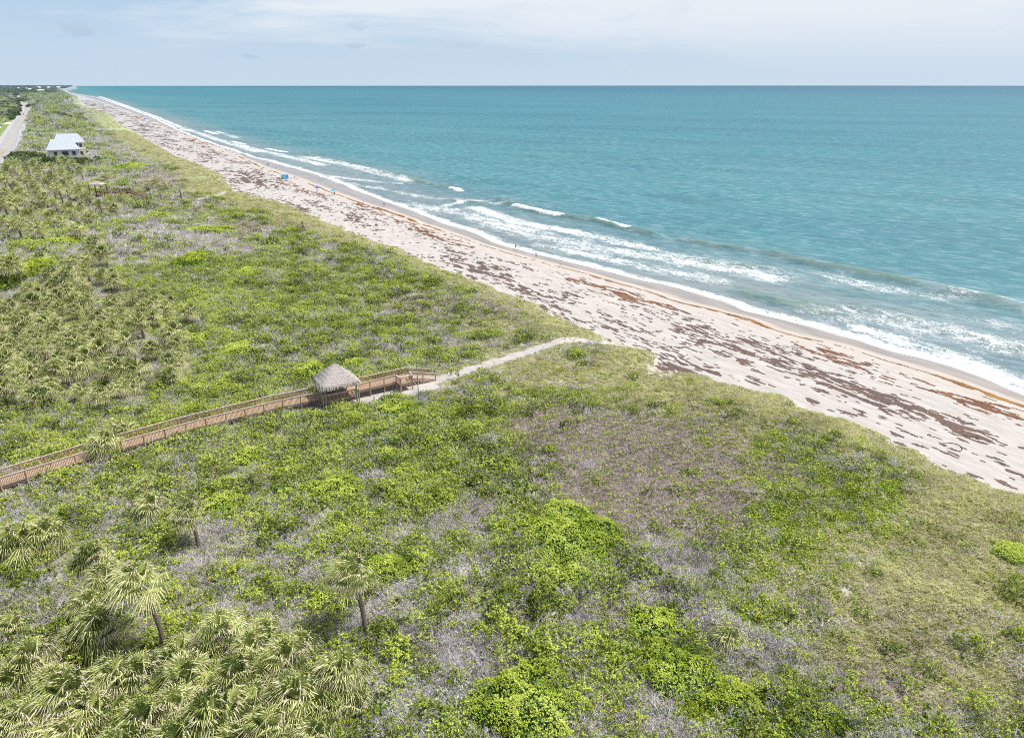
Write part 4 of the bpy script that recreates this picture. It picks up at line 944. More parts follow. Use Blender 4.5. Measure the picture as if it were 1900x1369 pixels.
# ------------------------------------------------------------------ thatched shelter
def thatched(px_label, cu, cv, du, dv_, z_e, z_a, ztop_dark, posts_, mat_post, parent_label):
    root = empty('thatched_shelter', W3(cu, cv, G(cu, cv)), 0, parent_label, 'shelter'); o0 = np.array(W3(cu, cv, G(cu, cv)))
    def S3(u, v, z): x, y = toxy(u, v); return np.array((x-o0[0], y-o0[1], z-o0[2]))
    r = np.random.default_rng(3); mb = MB(); n = 20; rows = 18
    def rim(t, q):                                                # t around 0..4, q 0 apex..1 eave
        k = int(t) % 4; f_ = t-int(t); cs = [(-1,-1),(-1,1),(1,1),(1,-1)]; a = cs[k]; b = cs[(k+1) % 4]
        U_ = (a[0]+(b[0]-a[0])*f_); V_ = (a[1]+(b[1]-a[1])*f_)
        rd = 1-.10*(1-math.hypot(U_, V_)/1.4142)*0-.07*max(0, math.hypot(U_, V_)-1.2)/.2
        return cu+U_*du*q*rd, cv+V_*dv_*q*rd
    M_ = n*4; vsx = []
    for j in range(rows+1):
        q = .02+.98*j/rows
        for i in range(M_):
            u, v = rim(i/n, q); z = z_a-(z_a-z_e)*(q**.97)+.06*sin(pi*q)+r.normal()*.022+(.02 if j % 3 else -.015)
            if j == rows: z -= .12*r.random()+.08
            vsx.append(S3(u, v, z))
    i0 = len(vsx)
    for i in range(M_): u, v = rim(i/n, .985); vsx.append(S3(u, v, z_e-.26-.12*r.random()))
    for i in range(M_): u, v = rim(i/n, .90); vsx.append(S3(u, v, z_e-.2))
    for i in range(M_): u, v = rim(i/n, .03); vsx.append(S3(u, v, z_a-.35))
    fs = []
    for j in range(rows+3):
        for i in range(M_): fs.append((j*M_+i, (j+1)*M_+i, (j+1)*M_+(i+1) % M_, j*M_+(i+1) % M_))
    fs.append(tuple(range(M_))[::-1]); mb.add(vsx, fs)
    # loose fringe and layers
    roof = mb.build('roof', M['thatch'], root)
    mb = MB()
    for i in range(1500):
        t = r.random()*4; q = .12+.9*r.random()**.6; q = min(q, 1.0)
        u, v = rim(t, q); u2, v2 = rim(t+r.normal()*.02, q+.09); z = z_a-(z_a-z_e)*(q**.97)+.06*sin(pi*q)+.02
        p = S3(u, v, z); e = S3(u2, v2, z-(z_a-z_e)*.09-(.2 if q > .93 else .0)-.03*r.random()); sd = np.cross(e-p, (0, 0, 1)); sd = sd/np.linalg.norm(sd)*.035
        mb.add([p-sd, p+sd, e+sd*.6, e-sd*.6], [(0, 1, 2, 3)])
    mb.build('thatch_fringe', M['thatch'], root)
    for (u, v) in posts_:
        mb = MB(); mb.tube([S3(u, v, G(u, v)-.3), S3(u, v, z_e-.1)], [.11, .10], 10); mb.build('post', mat_post, root)
    mb = MB(); pp = posts_
    for a, b in zip(pp, pp[1:]+pp[:1]): mb.bar(S3(*a, z_e-.25), S3(*b, z_e-.25), .08, .2)
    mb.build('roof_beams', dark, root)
    return root
thatched(0, 87.05, 24.25, 2.5, 2.65, 7.8, 10.05, 0, [(85.15, 22.15), (85.15, 26.35), (89.3, 26.35), (89.3, 22.15)], M['greenpost'], 'square shelter with a hipped grey thatch roof on green posts over the boardwalk')

# second boardwalk far off
b2 = empty('far_boardwalk', W3(309.5, 12, G(309.5, 12)), 0, 'short red brown boardwalk with a low stair in the far scrub', 'boardwalk'); o2 = np.array(W3(309.5, 12, G(309.5, 12)))
A2 = np.array([315.2, 4.2]); D2 = (np.array([304.5, 20.2])-A2); L2 = np.linalg.norm(D2); D2 /= L2; N2 = np.array([-D2[1], D2[0]])
def Q3(s, n, z): u, v = A2+D2*s+N2*n; x, y = toxy(u, v); return (x-o2[0], y-o2[1], z)
red = M['woodred']; ZD = 2.7; mb = MB()
for k in range(int(14/.2)): mb.bar(Q3(k*.2+.1, -1, ZD), Q3(k*.2+.1, 1, ZD), .18, .05)
mb.build('deck', red, b2)
for sgn in (-1, 1):
    mb = MB(); mb.bar(Q3(4, sgn, ZD+1.05), Q3(14, sgn, ZD+1.05), .15, .06); mb.bar(Q3(14, sgn, ZD+1.05), Q3(19.5, sgn, 1.0), .15, .06); mb.bar(Q3(0, sgn, ZD-.15), Q3(14, sgn, ZD-.15), .08, .3); mb.bar(Q3(14, sgn, ZD-.2), Q3(19.5, sgn, .1), .08, .3)
    for k in range(40):
        s_ = 4+k*.25; mb.bar(Q3(s_, sgn, ZD), Q3(s_, sgn, ZD+1.0), .06, .06)
    for k in range(18):
        s_ = 14.2+k*.29; z_ = ZD-(k*.29)*.33; mb.bar(Q3(s_, sgn, z_), Q3(s_, sgn, z_+.95), .06, .06)
    mb.build('railing', red, b2)
mb = MB()
for k in range(10): mb.bar(Q3(14.2+k*.55, -1, ZD-.18*(k+1)), Q3(14.2+k*.55, 1, ZD-.18*(k+1)), .45, .06)
mb.build('stair_treads', red, b2)
for s_ in (1, 4, 7, 10, 13):
    for sgn in (-1, 1):
        mb = MB(); mb.bar(Q3(s_, sgn*1.05, -.8), Q3(s_, sgn*1.05, ZD+1.0), .16, .16); mb.build('post', red, b2)
s2 = empty('far_shelter', W3(314.6, 5, G(314.6, 5)), 0, 'small open shelter with a flat pale hipped roof at the end of the far boardwalk', 'shelter'); o2 = np.array(W3(314.6, 5, G(314.6, 5)))
mb = MB(); e = [Q3(-1.2, -2., 5.2), Q3(-1.2, 2., 5.2), Q3(3.6, 2., 5.2), Q3(3.6, -2., 5.2)]; t_ = [Q3(.8, -.2, 6.2), Q3(.8, .2, 6.2), Q3(1.6, .2, 6.2), Q3(1.6, -.2, 6.2)]
e2 = [(a, b, c-.15) for a, b, c in e]; mb.add(e+t_+e2, [(0,1,5,4),(1,2,6,5),(2,3,7,6),(3,0,4,7),(4,5,6,7),(0,8,9,1),(1,9,10,2),(2,10,11,3),(3,11,8,0),(8,11,10,9)]); mb.build('roof', M['thatch'], s2)
for s_ in (-1, 3.5):
    for n_ in (-1.8, 1.8): mb = MB(); mb.bar(Q3(s_, n_, -.8), Q3(s_, n_, 5.1), .25, .25); mb.build('post', red, s2)

# coconut palms by the far boardwalk
def coco_crown(seed, L=4.2, nf=13, sweep=-.6):
    r = np.random.default_rng(seed); Vv = []; S_ = []
    for i in range(nf):
        a = i*2.399; el = 1.2-1.5*i/nf; d = np.array([cos(a)*cos(el)+sweep, sin(a)*cos(el), sin(el)+.25]); d /= np.linalg.norm(d); p = np.zeros(3); prev = p; sh = r.random()
        n = 16
        for k in range(n):
            t = (k+1)/n; q = d*L*t+np.array([sweep*.9*t*t, 0, -1.7*t*t]); ax = q-prev; ax /= np.linalg.norm(ax); sd = np.cross(ax, (0, 0, 1)); sd /= np.linalg.norm(sd)+1e-6
            Vv += [prev-sd*.035, prev+sd*.035, q+sd*.03, q-sd*.03]; S_ += [sh]*4
            l = .75*sin(pi*min(t*.85+.15, 1))+.12
            for s_ in (-1, 1):
                e_ = q+sd*s_*l*.75+ax*l*.5+np.array([sweep*.25, 0, -.45*l]); Vv += [q-ax*.1, q+ax*.1, e_+ax*.03, e_-ax*.03]; S_ += [sh+.2]*4
            prev = q
    Vv = np.array(Vv); return npmesh('fronds', Vv, np.arange(len(Vv)).reshape(-1, 4), [M['coco']], dict(shade=S_, accent=np.zeros(len(Vv))))
for i, (a, b, c_, h, lb) in enumerate([(213, 384, 0, 9.5, 'tall slim coconut palm with windswept fronds beside the far shelter'), (283, 374, 0, 4.0, 'low tan coconut palm at the foot of the far boardwalk stair'), (300, 373, 0, 6.5, 'tallest of the three coconut palms right of the far stair'),
    (318, 374, 0, 4.5, 'coconut palm with drooping fronds, rightmost beside the far stair')]):
    x, y, z = at(a, b); root = empty('coconut_palm', (x, y, z), 0, lb, 'palm tree'); mb = MB()
    mb.tube([(0, 0, -.2), (-.1, 0, h*.4), (-.35, 0, h*.8), (-.5, 0, h)], [.26, .2, .17, .14], 9); mb.build('trunk', M['pole'], root)
    c = link(coco_crown(i, 4.2 if h > 6 else 5.0, 16), 'crown', root); c.location = (-.5, 0, h)
for a, b, lb in [(337,372,'dead bare palm stump right of the coconut palms'), (563,428,'short brown dead stump standing by the beach edge')]:
    x, y, z = at(a, b); root = empty('dead_stump', (x, y, z), 0, lb, 'stump'); mb = MB(); mb.tube([(0, 0, -.2), (.05, 0, 1.5), (-.1, 0, 2.6 if a > 400 else 4.)], [.32, .28, .22], 8); mb.build('trunk', M['trunk'], root)
    c = link(SKIRT[0], 'dead_fronds', root); c.location = (0, 0, 2.5 if a > 400 else 3.9); c.scale = (.8, .8, .8)

# ------------------------------------------------------------------ road, pavement, verge
def strip(name, u0, u1, off0, off1, z, mat, step=14, kind=None, thick=0, dash=None):
    mb = MB(); u = u0; on = True
    segs = []
    while u < u1:
        st = step*(1 if u < 1500 else u/1500.); st = dash if dash else st
        if on: segs.append((u, min(u+st, u1)))
        if dash: on = not on
        u += st
    for a, b in segs:
        q = []
        for uu in (a, b):
            for o in (off0, off1):
                v = float(vR(uu))+o; g0 = G(uu, v)+z+uu*.00012; x, y = toxy(uu, v); q.append((x, y, g0))
        q = [q[0], q[1], q[3], q[2]]
        if thick: q2 = [(p[0], p[1], p[2]-thick) for p in q]; mb.add(q+q2, [(3,2,1,0),(0,1,5,4),(1,2,6,5),(2,3,7,6),(3,0,4,7)])
        else: mb.add(q, [(3,2,1,0)])
    o = mb.build(name, mat)
    return tag(o, kind=kind) if kind else o
asph = plain('sun bleached asphalt', (.36,.355,.355), .9, .12, .15); shld = plain('pale shoulder', (.42,.40,.38), .9, .1, .2); conc = plain('concrete', (.62,.60,.57), .9, .08, .3)
wline = plain('white road paint', (.72,.72,.70), .7, .08, 1); yline = plain('yellow road paint', (.62,.42,.16), .7, .12, 1)
vergeg = plain('mown verge', (.20,.27,.06), .95, .35, .4)
strip('road', 380, 7000, -ROADW, 0, .08, asph, kind='structure')
strip('road_shoulder', 380, 7000, -1.6, 1.0, .13, shld, kind='structure'); strip('road_shoulder', 380, 7000, -ROADW-1.2, -ROADW+1.4, .13, shld, kind='structure')
strip('verge', 380, 1150, -ROADW-6.2, -ROADW-1.25, .10, vergeg, kind='structure')
strip('pavement', 380, 1350, -ROADW-9.4, -ROADW-6.25, .16, conc, kind='structure', thick=.12)
strip('side_road', 985, 1040, -ROADW-45, -ROADW-.9, .14, conc, step=30, kind='structure')
for a, b, o_ in ((380, 3000, -1.9), (380, 3000, -ROADW+1.7)): strip('road_marking', a, b, o_-.12, o_+.12, .16, wline, kind='structure')
for o_ in (-6.6, -7.4): strip('road_marking', 560, 3000, o_-.13, o_+.13, .16, yline, kind='structure')
strip('road_marking', 430, 600, -5.4, -5.2, .16, yline, kind='structure'); strip('road_marking', 430, 600, -8.8, -8.6, .16, yline, kind='structure')
mb = MB(); uu = 436
while uu < 600:
    q = []
    for du, o_ in ((0, -8.6), (.9, -8.6), (5.9, -5.4), (5.0, -5.4)):
        v = float(vR(uu+du))+o_; x, y = toxy(uu+du, v); q.append((x, y, G(uu+du, v)+.21))
    mb.add(q, [(0,1,2,3)]); uu += 7
tag(mb.build('road_marking', yline), kind='structure')
strip('road_marking', 380, 430, -7.1, -6.9, .16, wline, kind='structure', dash=4)

# ------------------------------------------------------------------ metal roofed house
HX, HY = -256.2, 440.; HZ = G(*touv(HX, HY))
h_ = empty('beach_house', (-265.8, 443., HZ), .54, 'large two storey beach house with a pale metal hipped roof by the dune', 'house')
def wallbox(mb, x0, x1, y0, y1, z0, z1, m=0): mb.box(((x0+x1)/2-HX, (y0+y1)/2-HY, (z0+z1)/2-HZ), (x1-x0, y1-y0, z1-z0), 0, m)
mb = MB(); wallbox(mb, -265.58, -250.31, 424.8, 447, 3, 9.5); mb.build('wall', M['wall'], h_)
mb = MB(); wallbox(mb, -261.35, -247.18, 437, 460, 3, 12.5); mb.build('wall', M['wallcream'], h_)
mb = MB(); wallbox(mb, -250.26, -246.81, 430, 436.9, 3, 8.7); mb.build('wall', M['wallcream'], h_)
def hip(x0, x1, y0, y1, ze, zr, ex, name='roof'):
    mb = MB(); e = [(x0,y0,ze),(x1,y0,ze),(x1,y1,ze),(x0,y1,ze)]; ym = (y0+y1)/2; r = [(x0+ex, ym, zr), (x1-ex, ym, zr)]
    L = lambda p: (p[0]-HX, p[1]-HY, p[2]-HZ)
    vs_ = [L(p) for p in e+r]+[L((p[0], p[1], p[2]-.35)) for p in e]
    mb.add(vs_, [(0,1,5,4),(1,2,5),(2,3,4,5),(3,0,4),(0,6,7,1),(1,7,8,2),(2,8,9,3),(3,9,6,0),(9,8,7,6)])
    o = mb.build(name, M['metalroof'], h_); sm = MB(); n = int((x1-x0)/.75)
    for k in range(1, n):
        x = x0+(x1-x0)*k/n; t = min(1, (x-x0)/ex, (x1-x)/ex); sm.bar(L((x, y0, ze+.03)), L((x, y0+(ym-y0)*t, ze+(zr-ze)*t+.03)), .09, .07)
    sm.build('roof_seams', M['galv'], o)
hip(-266.50, -249.57, 423.8, 452, 9.5, 14.6, 3.2); hip(-262.45, -246.26, 435.8, 461, 12.6, 16.9, 2.6)
mb = MB(); wallbox(mb, -252.98, -246.44, 430, 436.98, 8.75, 9.0); mb.build('balcony', M['white'], h_)
mb = MB(); wallbox(mb, -252.98, -246.44, 429.9, 430.05, 9.05, 10.0); wallbox(mb, -246.54, -246.40, 430.1, 436.9, 9.05, 10.0); mb.build('balcony_parapet', M['white'], h_)
mb = MB(); wallbox(mb, -246.35, -241.94, 430, 436, 5.6, 5.9); wallbox(mb, -246.35, -241.94, 429.9, 430.0, 5.9, 6.8); mb.build('deck', M['white'], h_)
for (x0, x1, z0, z1, yy) in [(-263.10,-261.26,6.2,8.4,424.74),(-258.96,-255.74,6.2,8.4,424.74),(-253.90,-252.06,6.2,8.4,424.74),(-252.06,-249.76,9.4,11.9,436.94),(-249.39,-247.92,9.6,11.7,436.94),(-249.66,-248.10,5.6,7.8,429.94)]:
    mb = MB(); wallbox(mb, x0-.12, x1+.12, yy-.06, yy+.06, z0-.12, z1+.12); f_ = mb.build('window', M['white'], h_); mb = MB(); wallbox(mb, x0, x1, yy-.1, yy-.065, z0, z1); mb.build('pane', M['glass'], f_)

# ------------------------------------------------------------------ poles, masts, fence, cars
for (a, b, b2_, lb) in [(21,210,194,'second utility pole left of the road, beside the fence'),(32,205,192,'utility pole where the side road meets the road'),(3,218,206,'utility pole at the left edge near the white fence'),(16,219,205,'utility pole nearest the pavement, behind the fence'),(6,170,157,'very distant thin pole against the horizon at left'),(114,168,153,'thin radio mast on the horizon above the far beach')]:
    x, y, z = at(a, b); dep = float(seen(x, y, z)[2]); h = (b-b2_)*dep/F; root = empty('utility_pole' if a != 114 else 'radio_mast', (x, y, z), 0, lb, 'pole' if a != 114 else 'mast')
    mb = MB(); mb.tube([(0, 0, -.5), (0, 0, h)], [.45 if a < 100 else 1.8, .28 if a < 100 else .6], 7); mb.build('pole', M['pole'], root)
    if a < 100:
        for zz in (.95, .87): mb = MB(); mb.box((0, 0, h*zz), (2.6, .25, .25)); mb.build('crossarm', M['pole'], root)
for (a, b, h, arm, lb) in [(74,207,8.,-12.,'farther grey signal mast with an arm reaching over the road'),(69.5,224,8.,-9.,'nearer grey signal mast arm at the road by the lawn')]:
    x, y, z = at(a, b); root = empty('signal_mast', (x, y, z), 0, lb, 'signal mast')
    mb = MB(); mb.tube([(0, 0, -.3), (0, 0, h)], [.35, .25], 8); mb.build('pole', M['galv'], root); mb = MB(); mb.tube([(0, 0, h-.6), (arm, 0, h-.1)], [.25, .18], 7); mb.build('arm', M['galv'], root)
    for q in (.55, .85): mb = MB(); mb.box((arm*q, 0, h-1.1), (.45, .4, 1.2)); mb.build('signal_head', M['rubber'], root)
x0, y0, z0 = at(1, 233); x1, y1, z1 = at(18, 214); fr = empty('white_fence', (x0, y0, z0), 0, 'white slatted fence along the left side of the road', 'fence'); n = 14
mb = MB()
for k in range(n):
    t = k/(n-1); p = np.array([(x1-x0)*t, (y1-y0)*t, (z1-z0)*t]); pb = MB(); pb.bar(p, p+np.array([0, 0, 3.4]), .9, .9); pb.build('post', M['white'], fr)
for zz in (1.2, 2.6): mb.bar((0, 0, zz), (x1-x0, y1-y0, z1-z0+zz), .2, .9)
mb.build('rails', M['white'], fr)
def car_meshes(col):
    paint = plain('car paint '+str(col), col, .3, .04, 1)
    prof = [(-2.2,.35),(-2.25,.75),(-2.0,.95),(-1.55,1.0),(-.95,1.42),(.55,1.45),(1.15,1.0),(2.0,.9),(2.25,.7),(2.25,.35)]
    mb = MB(); n = len(prof); vs_ = []
    for s_ in (-1, 1):
        for x, z in prof: wd = .88 if z < 1.05 else .68; vs_.append((x, s_*wd, z))
    mb.add(vs_, [tuple(range(n))[::-1], tuple(range(n, 2*n))]+[(i, (i+1) % n, n+(i+1) % n, n+i) for i in range(n)]); body = mb.mesh('body', paint)
    mb = MB(); mb.add([(.6,-.62,1.42),(.6,.62,1.42),(1.12,.78,1.03),(1.12,-.78,1.03)], [(0,1,2,3)]); mb.v = [(a+.03, b, c+.03) for a, b, c in mb.v]; ws = mb.mesh('windscreen', M['glass'])
    mb = MB()
    for s_ in (-1, 1): mb.add([(-1.35, s_*.885, 1.05), (.95, s_*.885, 1.05), (.5, s_*.7, 1.38), (-.9, s_*.7, 1.38)], [(0,1,2,3)])
    sw = mb.mesh('side_windows', M['glass']); mb = MB(); mb.tube([(0, -.12, 0), (0, .12, 0)], [.33, .33], 14); wh = mb.mesh('wheel', M['rubber'])
    return body, ws, sw, wh
for (a, b, col, away, lb) in [(44,213.5,(.35,.06,.05),0,'red car on the road beside the verge'),(54.5,207.5,(.55,.20,.08),1,'orange brown car on the far bend left of the dark one'),(58,207,(.08,.10,.2),1,'dark blue car on the far bend, nearest the lawn'),(31,182.5,(.06,.06,.07),0,'black car very far along the road'),(39.5,192.5,(.2,.2,.22),1,'grey car on the distant straight of the road')]:
    x, y, z = at(a, b); root = empty('car', (x, y, z+.3), math.atan2(.861, -.54)+(pi if away else 0), lb, 'car'); ms = car_meshes(col)
    for nm_, m_ in zip(('body', 'windscreen', 'side_windows'), ms[:3]): link(m_, nm_, root)
    for wx in (-1.35, 1.4):
        for wy in (-.8, .8): w__ = link(ms[3], 'wheel', root); w__.location = (wx, wy, .33)

# ------------------------------------------------------------------ far houses and woods
for (a, b, wpx, hpx, col, lb) in [(76,170,17,3.2,'white','long low white roofed building nearest on the far shore'),(56,168.5,6,4,'wallcream','pale tower like house left of the long white roofed building'),(34,165,4,2.4,'white','small white house at the left among far trees'),(73,162.6,8,1.6,'wallcream','cream house row just under the horizon, leftmost of three'),(90,162.6,7,1.6,'white','middle pale house row under the horizon'),(109,162.8,9,1.8,'white','white house row next to the far beach tip'),(50,164.5,6,1.2,'wallcream','pink cream house behind the tower like house'),(84,191,5,1.6,'white','small white roof in the grey far scrub'),(73,188.5,3,1.2,'white','tiny white roof left of another in the far scrub'),(108,207,5,2.2,'wallcream','small pinkish hut by the tall thin palm')]:
    x, y, z = at(a, b); dep = float(seen(x, y, z)[2]); W_ = wpx*dep/F; H_ = hpx*dep/F; root = empty('far_house', (x, y, z), 0, lb, 'house')
    mb = MB(); D_ = min(W_*.5, 22); mb.box((0, 0, H_*.3), (W_*.9, D_*.9, H_*.6)); mb.build('wall', M[col], root)
    mb = MB(); w2, d2 = W_/2, D_/2; mb.add([(-w2,-d2,H_*.6+.05),(w2,-d2,H_*.6+.05),(w2,d2,H_*.6+.05),(-w2,d2,H_*.6+.05),(-w2*.7,0,H_),(w2*.7,0,H_)], [(0,1,5,4),(1,2,5),(2,3,4,5),(3,0,4),(3,2,1,0)]); mb.build('roof', M['white'], root)
    n_ = min(5, max(1, int(W_/4)))
    for k in range(n_): mb = MB(); mb.box(((k-(n_-1)/2)*W_*.8/n_, -D_*.45-.06, H_*.32), (W_*.3/n_, .1, H_*.22)); mb.build('window', M['glass'], root)
woodm = [pm('tree_clump', [(leaves(*dome(240, 1.0, 1.0, 700+i, .2, .4), 4, .34, .26, .9, i), 0)], [M['deepleaf']]) for i in range(4)]
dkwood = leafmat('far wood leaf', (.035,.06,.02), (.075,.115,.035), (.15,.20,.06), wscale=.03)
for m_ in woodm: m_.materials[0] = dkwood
P_ = []; S_ = []
FH = [(76,170,17),(56,168.5,6),(34,165,4),(73,162.6,8),(90,162.6,7),(109,162.8,9),(50,164.5,6)]
def addw(u, v, s_):
    x, y = toxy(u, v); qx, qy, _ = seen(np.array(x), np.array(y), 5.0)
    for a, b, w_ in FH:
        if abs(qx-a) < w_/2+1.5 and -.6 < qy-b < 4.5: return
    P_.append((float(x), float(y), G(u, v)-.3*s_)); S_.append(s_)
r = random.Random(9)
for _ in range(5200):                                                # woods of the far town
    u = math.exp(r.uniform(math.log(4300), math.log(42000))); e = float(np.interp(u, Eu_, Ev_)); v = e-(60 if u < 6500 else 15)-r.random()**1.5*(.32*u); addw(u, v, r.uniform(8, 14)*(1+u/22000.))
for _ in range(1500):                                                # woods left of the road
    u = math.exp(r.uniform(math.log(520), math.log(5000))); v = float(vR(u))-ROADW-(26 if u < 1100 else 5)-r.random()**1.6*.28*u; addw(u, v, r.uniform(2.5, 5)*(1+u/3500.))
for cx, cy, sx, sy, n_, s_ in [(100,216,18,2.5,60,5),(118,219,16,1.6,40,4),(50,296,26,4,46,3.6),(100,292,22,3,40,3.2),(95,305,16,1.6,30,3.3),(128,305,22,1.6,34,3.0),(160,304,14,1.6,20,2.4),(25,303,18,3,20,3.2),(60,200,6,3,14,6),(55,186,20,3,30,7),(40,176,20,3,40,9),(185,300,12,3,10,2.2),(75,282,8,3,12,2.6)]:
    for _ in range(n_):
        a = cx+r.gauss(0, .45)*sx; b = cy+r.gauss(0, .45)*sy; x, y, z = at(a, b); u, v = touv(x, y)
        if (v < vR(u)+2 and u < 1700) or (abs(u-517) < 22 and abs(v+3.4) < 13): continue
        addw(u, v, r.uniform(.7, 1.25)*s_)
P_ = np.array(P_); S_ = np.array(S_)
scatter('coastal_woods', 'dark green coastal woods around the far houses and beside the road', 'woods', P_, rng.uniform(0, 6, len(P_)), S_, rng.integers(0, 4, len(P_)), woodm)

# ------------------------------------------------------------------ people on the beach
def skinned(name, verts, edges, radii, mat, root=0, lv=1):
    me = bpy.data.meshes.new(name); me.from_pydata(verts, edges, []); o = bpy.data.objects.new(name+'_tmp', me); C.objects.link(o)
    md = o.modifiers.new('s', 'SKIN'); sd = o.modifiers.new('d', 'SUBSURF'); sd.levels = lv; sd.render_levels = lv
    for i, q in enumerate(me.skin_vertices[0].data): q.radius = (radii[i], radii[i]*.85) if not isinstance(radii[i], tuple) else radii[i]; q.use_root = (i == root)
    dg = bpy.context.evaluated_depsgraph_get(); m2 = bpy.data.meshes.new_from_object(o.evaluated_get(dg)); m2.name = name; bpy.data.objects.remove(o)
    m2.materials.clear(); m2.materials.append(mat)
    for p in m2.polygons: p.use_smooth = True
    return m2
def person_meshes(stride, armsw, shirt, shorts, bend=0.0):
    v = [(0,0,.95),(0.02,0,1.12),(.0,0,1.34),(0,0,1.46),(.01,0,1.54),(.02,0,1.63),(.01,0,1.71)]; r_ = [(.14,.11),(.13,.10),(.155,.105),(.06,.06),(.07,.08),(.085,.10),(.05,.06)]; e = [(0,1),(1,2),(2,3),(3,4),(4,5),(5,6)]
    def add(p, rad, fr): v.append(p); r_.append(rad); e.append((fr, len(v)-1)); return len(v)-1
    fing = []
    for s_ in (-1, 1):
        sw = armsw*s_; a = add((0, s_*.19, 1.40), .058, 2); b = add((-.03-sw*.12, s_*.24, 1.13), .045, a); c = add((.06-sw*.3+bend*.2, s_*.25, .90+bend*.25), .032, b); h = add((c and (.09-sw*.34+bend*.26)), .03, c) if False else add((.09-sw*.34+bend*.27, s_*.25, .83+bend*.24), (.022,.038), c)
        hx = .09-sw*.34+bend*.27
        for k, (dy, L) in enumerate([(-.03,.075),(-.01,.09),(.01,.085),(.028,.065)]): q = add((hx+dy*.9+.01, s_*.25, .80+bend*.24), .009, h); add((hx+dy+.015, s_*.245, .80+bend*.24-L), .008, q)
        add((hx+.05, s_*.235, .80+bend*.24), .010, h)
        st = stride*s_; k1 = add((0.0+st*.02, s_*.09, .88), .085, 0); k2 = add((.03+st*.20, s_*.10, .50), .058, k1); k3 = add((st*.33-.03*abs(st), s_*.10, .09+.05*max(0, -st)), .038, k2); add((st*.33+.15, s_*.115, .035+.03*max(0, -st)), .035, k3)
    body = skinned('body', v, e, r_, M['skin'])
    sv = [(0,0,.93),(.02,0,1.12),(0,0,1.34),(0,0,1.43)]; sr = [(.155,.125),(.15,.12),(.175,.125),(.08,.08)]; se = [(0,1),(1,2),(2,3)]
    for s_ in (-1, 1): sw = armsw*s_; sv += [(0, s_*.19, 1.40), (-.02-sw*.08, s_*.225, 1.22)]; sr += [.075, .068]; k = len(sv); se += [(2, k-2), (k-2, k-1)]
    sh = skinned('shirt', sv, se, sr, shirt)
    pv = [(0,0,.97),(0,0,.90)]; pr = [(.15,.12),(.15,.125)]; pe = [(0,1)]
    for s_ in (-1, 1): st = stride*s_; pv += [(st*.02, s_*.09, .84), (.02+st*.15, s_*.10, .60)]; pr += [.10, .095]; k = len(pv); pe += [(1, k-2), (k-2, k-1)]
    so = skinned('shorts', pv, pe, pr, shorts)
    hr = skinned('hair', [(-.01,0,1.62),(-.015,0,1.70),(.0,0,1.735)], [(0,1),(1,2)], [(.09,.10),(.088,.098),(.05,.06)], M['hair'])
    return body, sh, so, hr
cl_ = {k: plain('cloth '+k, c, .9, .15, 6) for k, c in dict(red=(.30,.03,.04), blue=(.05,.10,.42), aqua=(.35,.65,.70), dark=(.04,.05,.09), tan=(.42,.28,.18), navy=(.03,.05,.15), white=(.75,.75,.74), sky=(.02,.35,.75)).items()}
for (a, b, st, aw, s1, s2_, rz, bd, lb) in [
    (957,464,.9,.8,'red','red',2.1,0,'person in dark red walking along the wet sand'), (994.5,479,.1,.2,'blue','dark',.5,.6,'person in a blue top standing by the orange seaweed line'),
    (1040,496,.5,.5,'white','aqua',-1.0,.5,'person in pale aqua clothes stepping over the seaweed line'), (713,384,.7,.6,'red','dark',2.1,0,'small figure in dark red walking alone up the beach'),
    (496,308,.5,.4,'navy','navy',2.1,0,'left one of two dark clothed walkers at the far water edge'), (499,308.5,.6,.5,'dark','blue',2.1,.3,'right one of two dark clothed walkers at the far water edge'),
    (547.5,333,.2,.3,'tan','tan',1.0,.4,'person in tan beside the bright blue beach tent'), (621,363,.1,.3,'dark','dark',-.8,.7,'dark clothed person under the brighter blue umbrella'), (588.5,358,.1,.2,'navy','white',-.5,.5,'person beneath the deeper blue umbrella'), (674,379,.2,.3,'blue','white',.4,.6,'small figure in light blue between the umbrellas and the red walker')]:
    x, y, z = at(a, b); root = empty('person', (x, y, z+.01), rz, lb, 'person')
    for m_, nm_ in zip(person_meshes(st, aw, cl_[s1], cl_[s2_], bd), ('body', 'shirt', 'shorts', 'hair')): link(m_, nm_, root)
def umbrella(a, b, col, lb):
    x, y, z = at(a, b); root = empty('beach_umbrella', (x, y, z), 0, lb, 'umbrella'); mb = MB(); mb.tube([(0, 0, -.2), (.05, 0, 2.35)], [.03, .025], 8); mb.build('pole', M['white'], root)
    mb = MB(); vs_ = [(0.05, 0, 2.42)]; n = 24
    for q, zz in ((.45, 2.36), (.85, 2.2), (1.25, 1.95)):
        for k in range(n): rr_ = q*(1-.05*(k % 3 == 0)); vs_.append((.05+rr_*cos(2*pi*k/n), rr_*sin(2*pi*k/n), zz-(.04 if k % 3 else 0)))
    fs = [(0, 1+k, 1+(k+1) % n) for k in range(n)]+[(1+j*n+k, 1+(j+1)*n+k, 1+(j+1)*n+(k+1) % n, 1+j*n+(k+1) % n) for j in range(2) for k in range(n)]; mb.add(vs_, fs); mb.build('canopy', cl_[col], root)
umbrella(590, 357, 'blue', 'deep blue beach umbrella, left one of two on the upper beach'); umbrella(619, 362.5, 'sky', 'bright sky blue beach umbrella shading a dark clothed person')
x, y, z = at(529, 332.5); root = empty('beach_tent', (x, y, z), .1, 'bright cyan and blue square beach tent beside the seaweed line', 'tent')
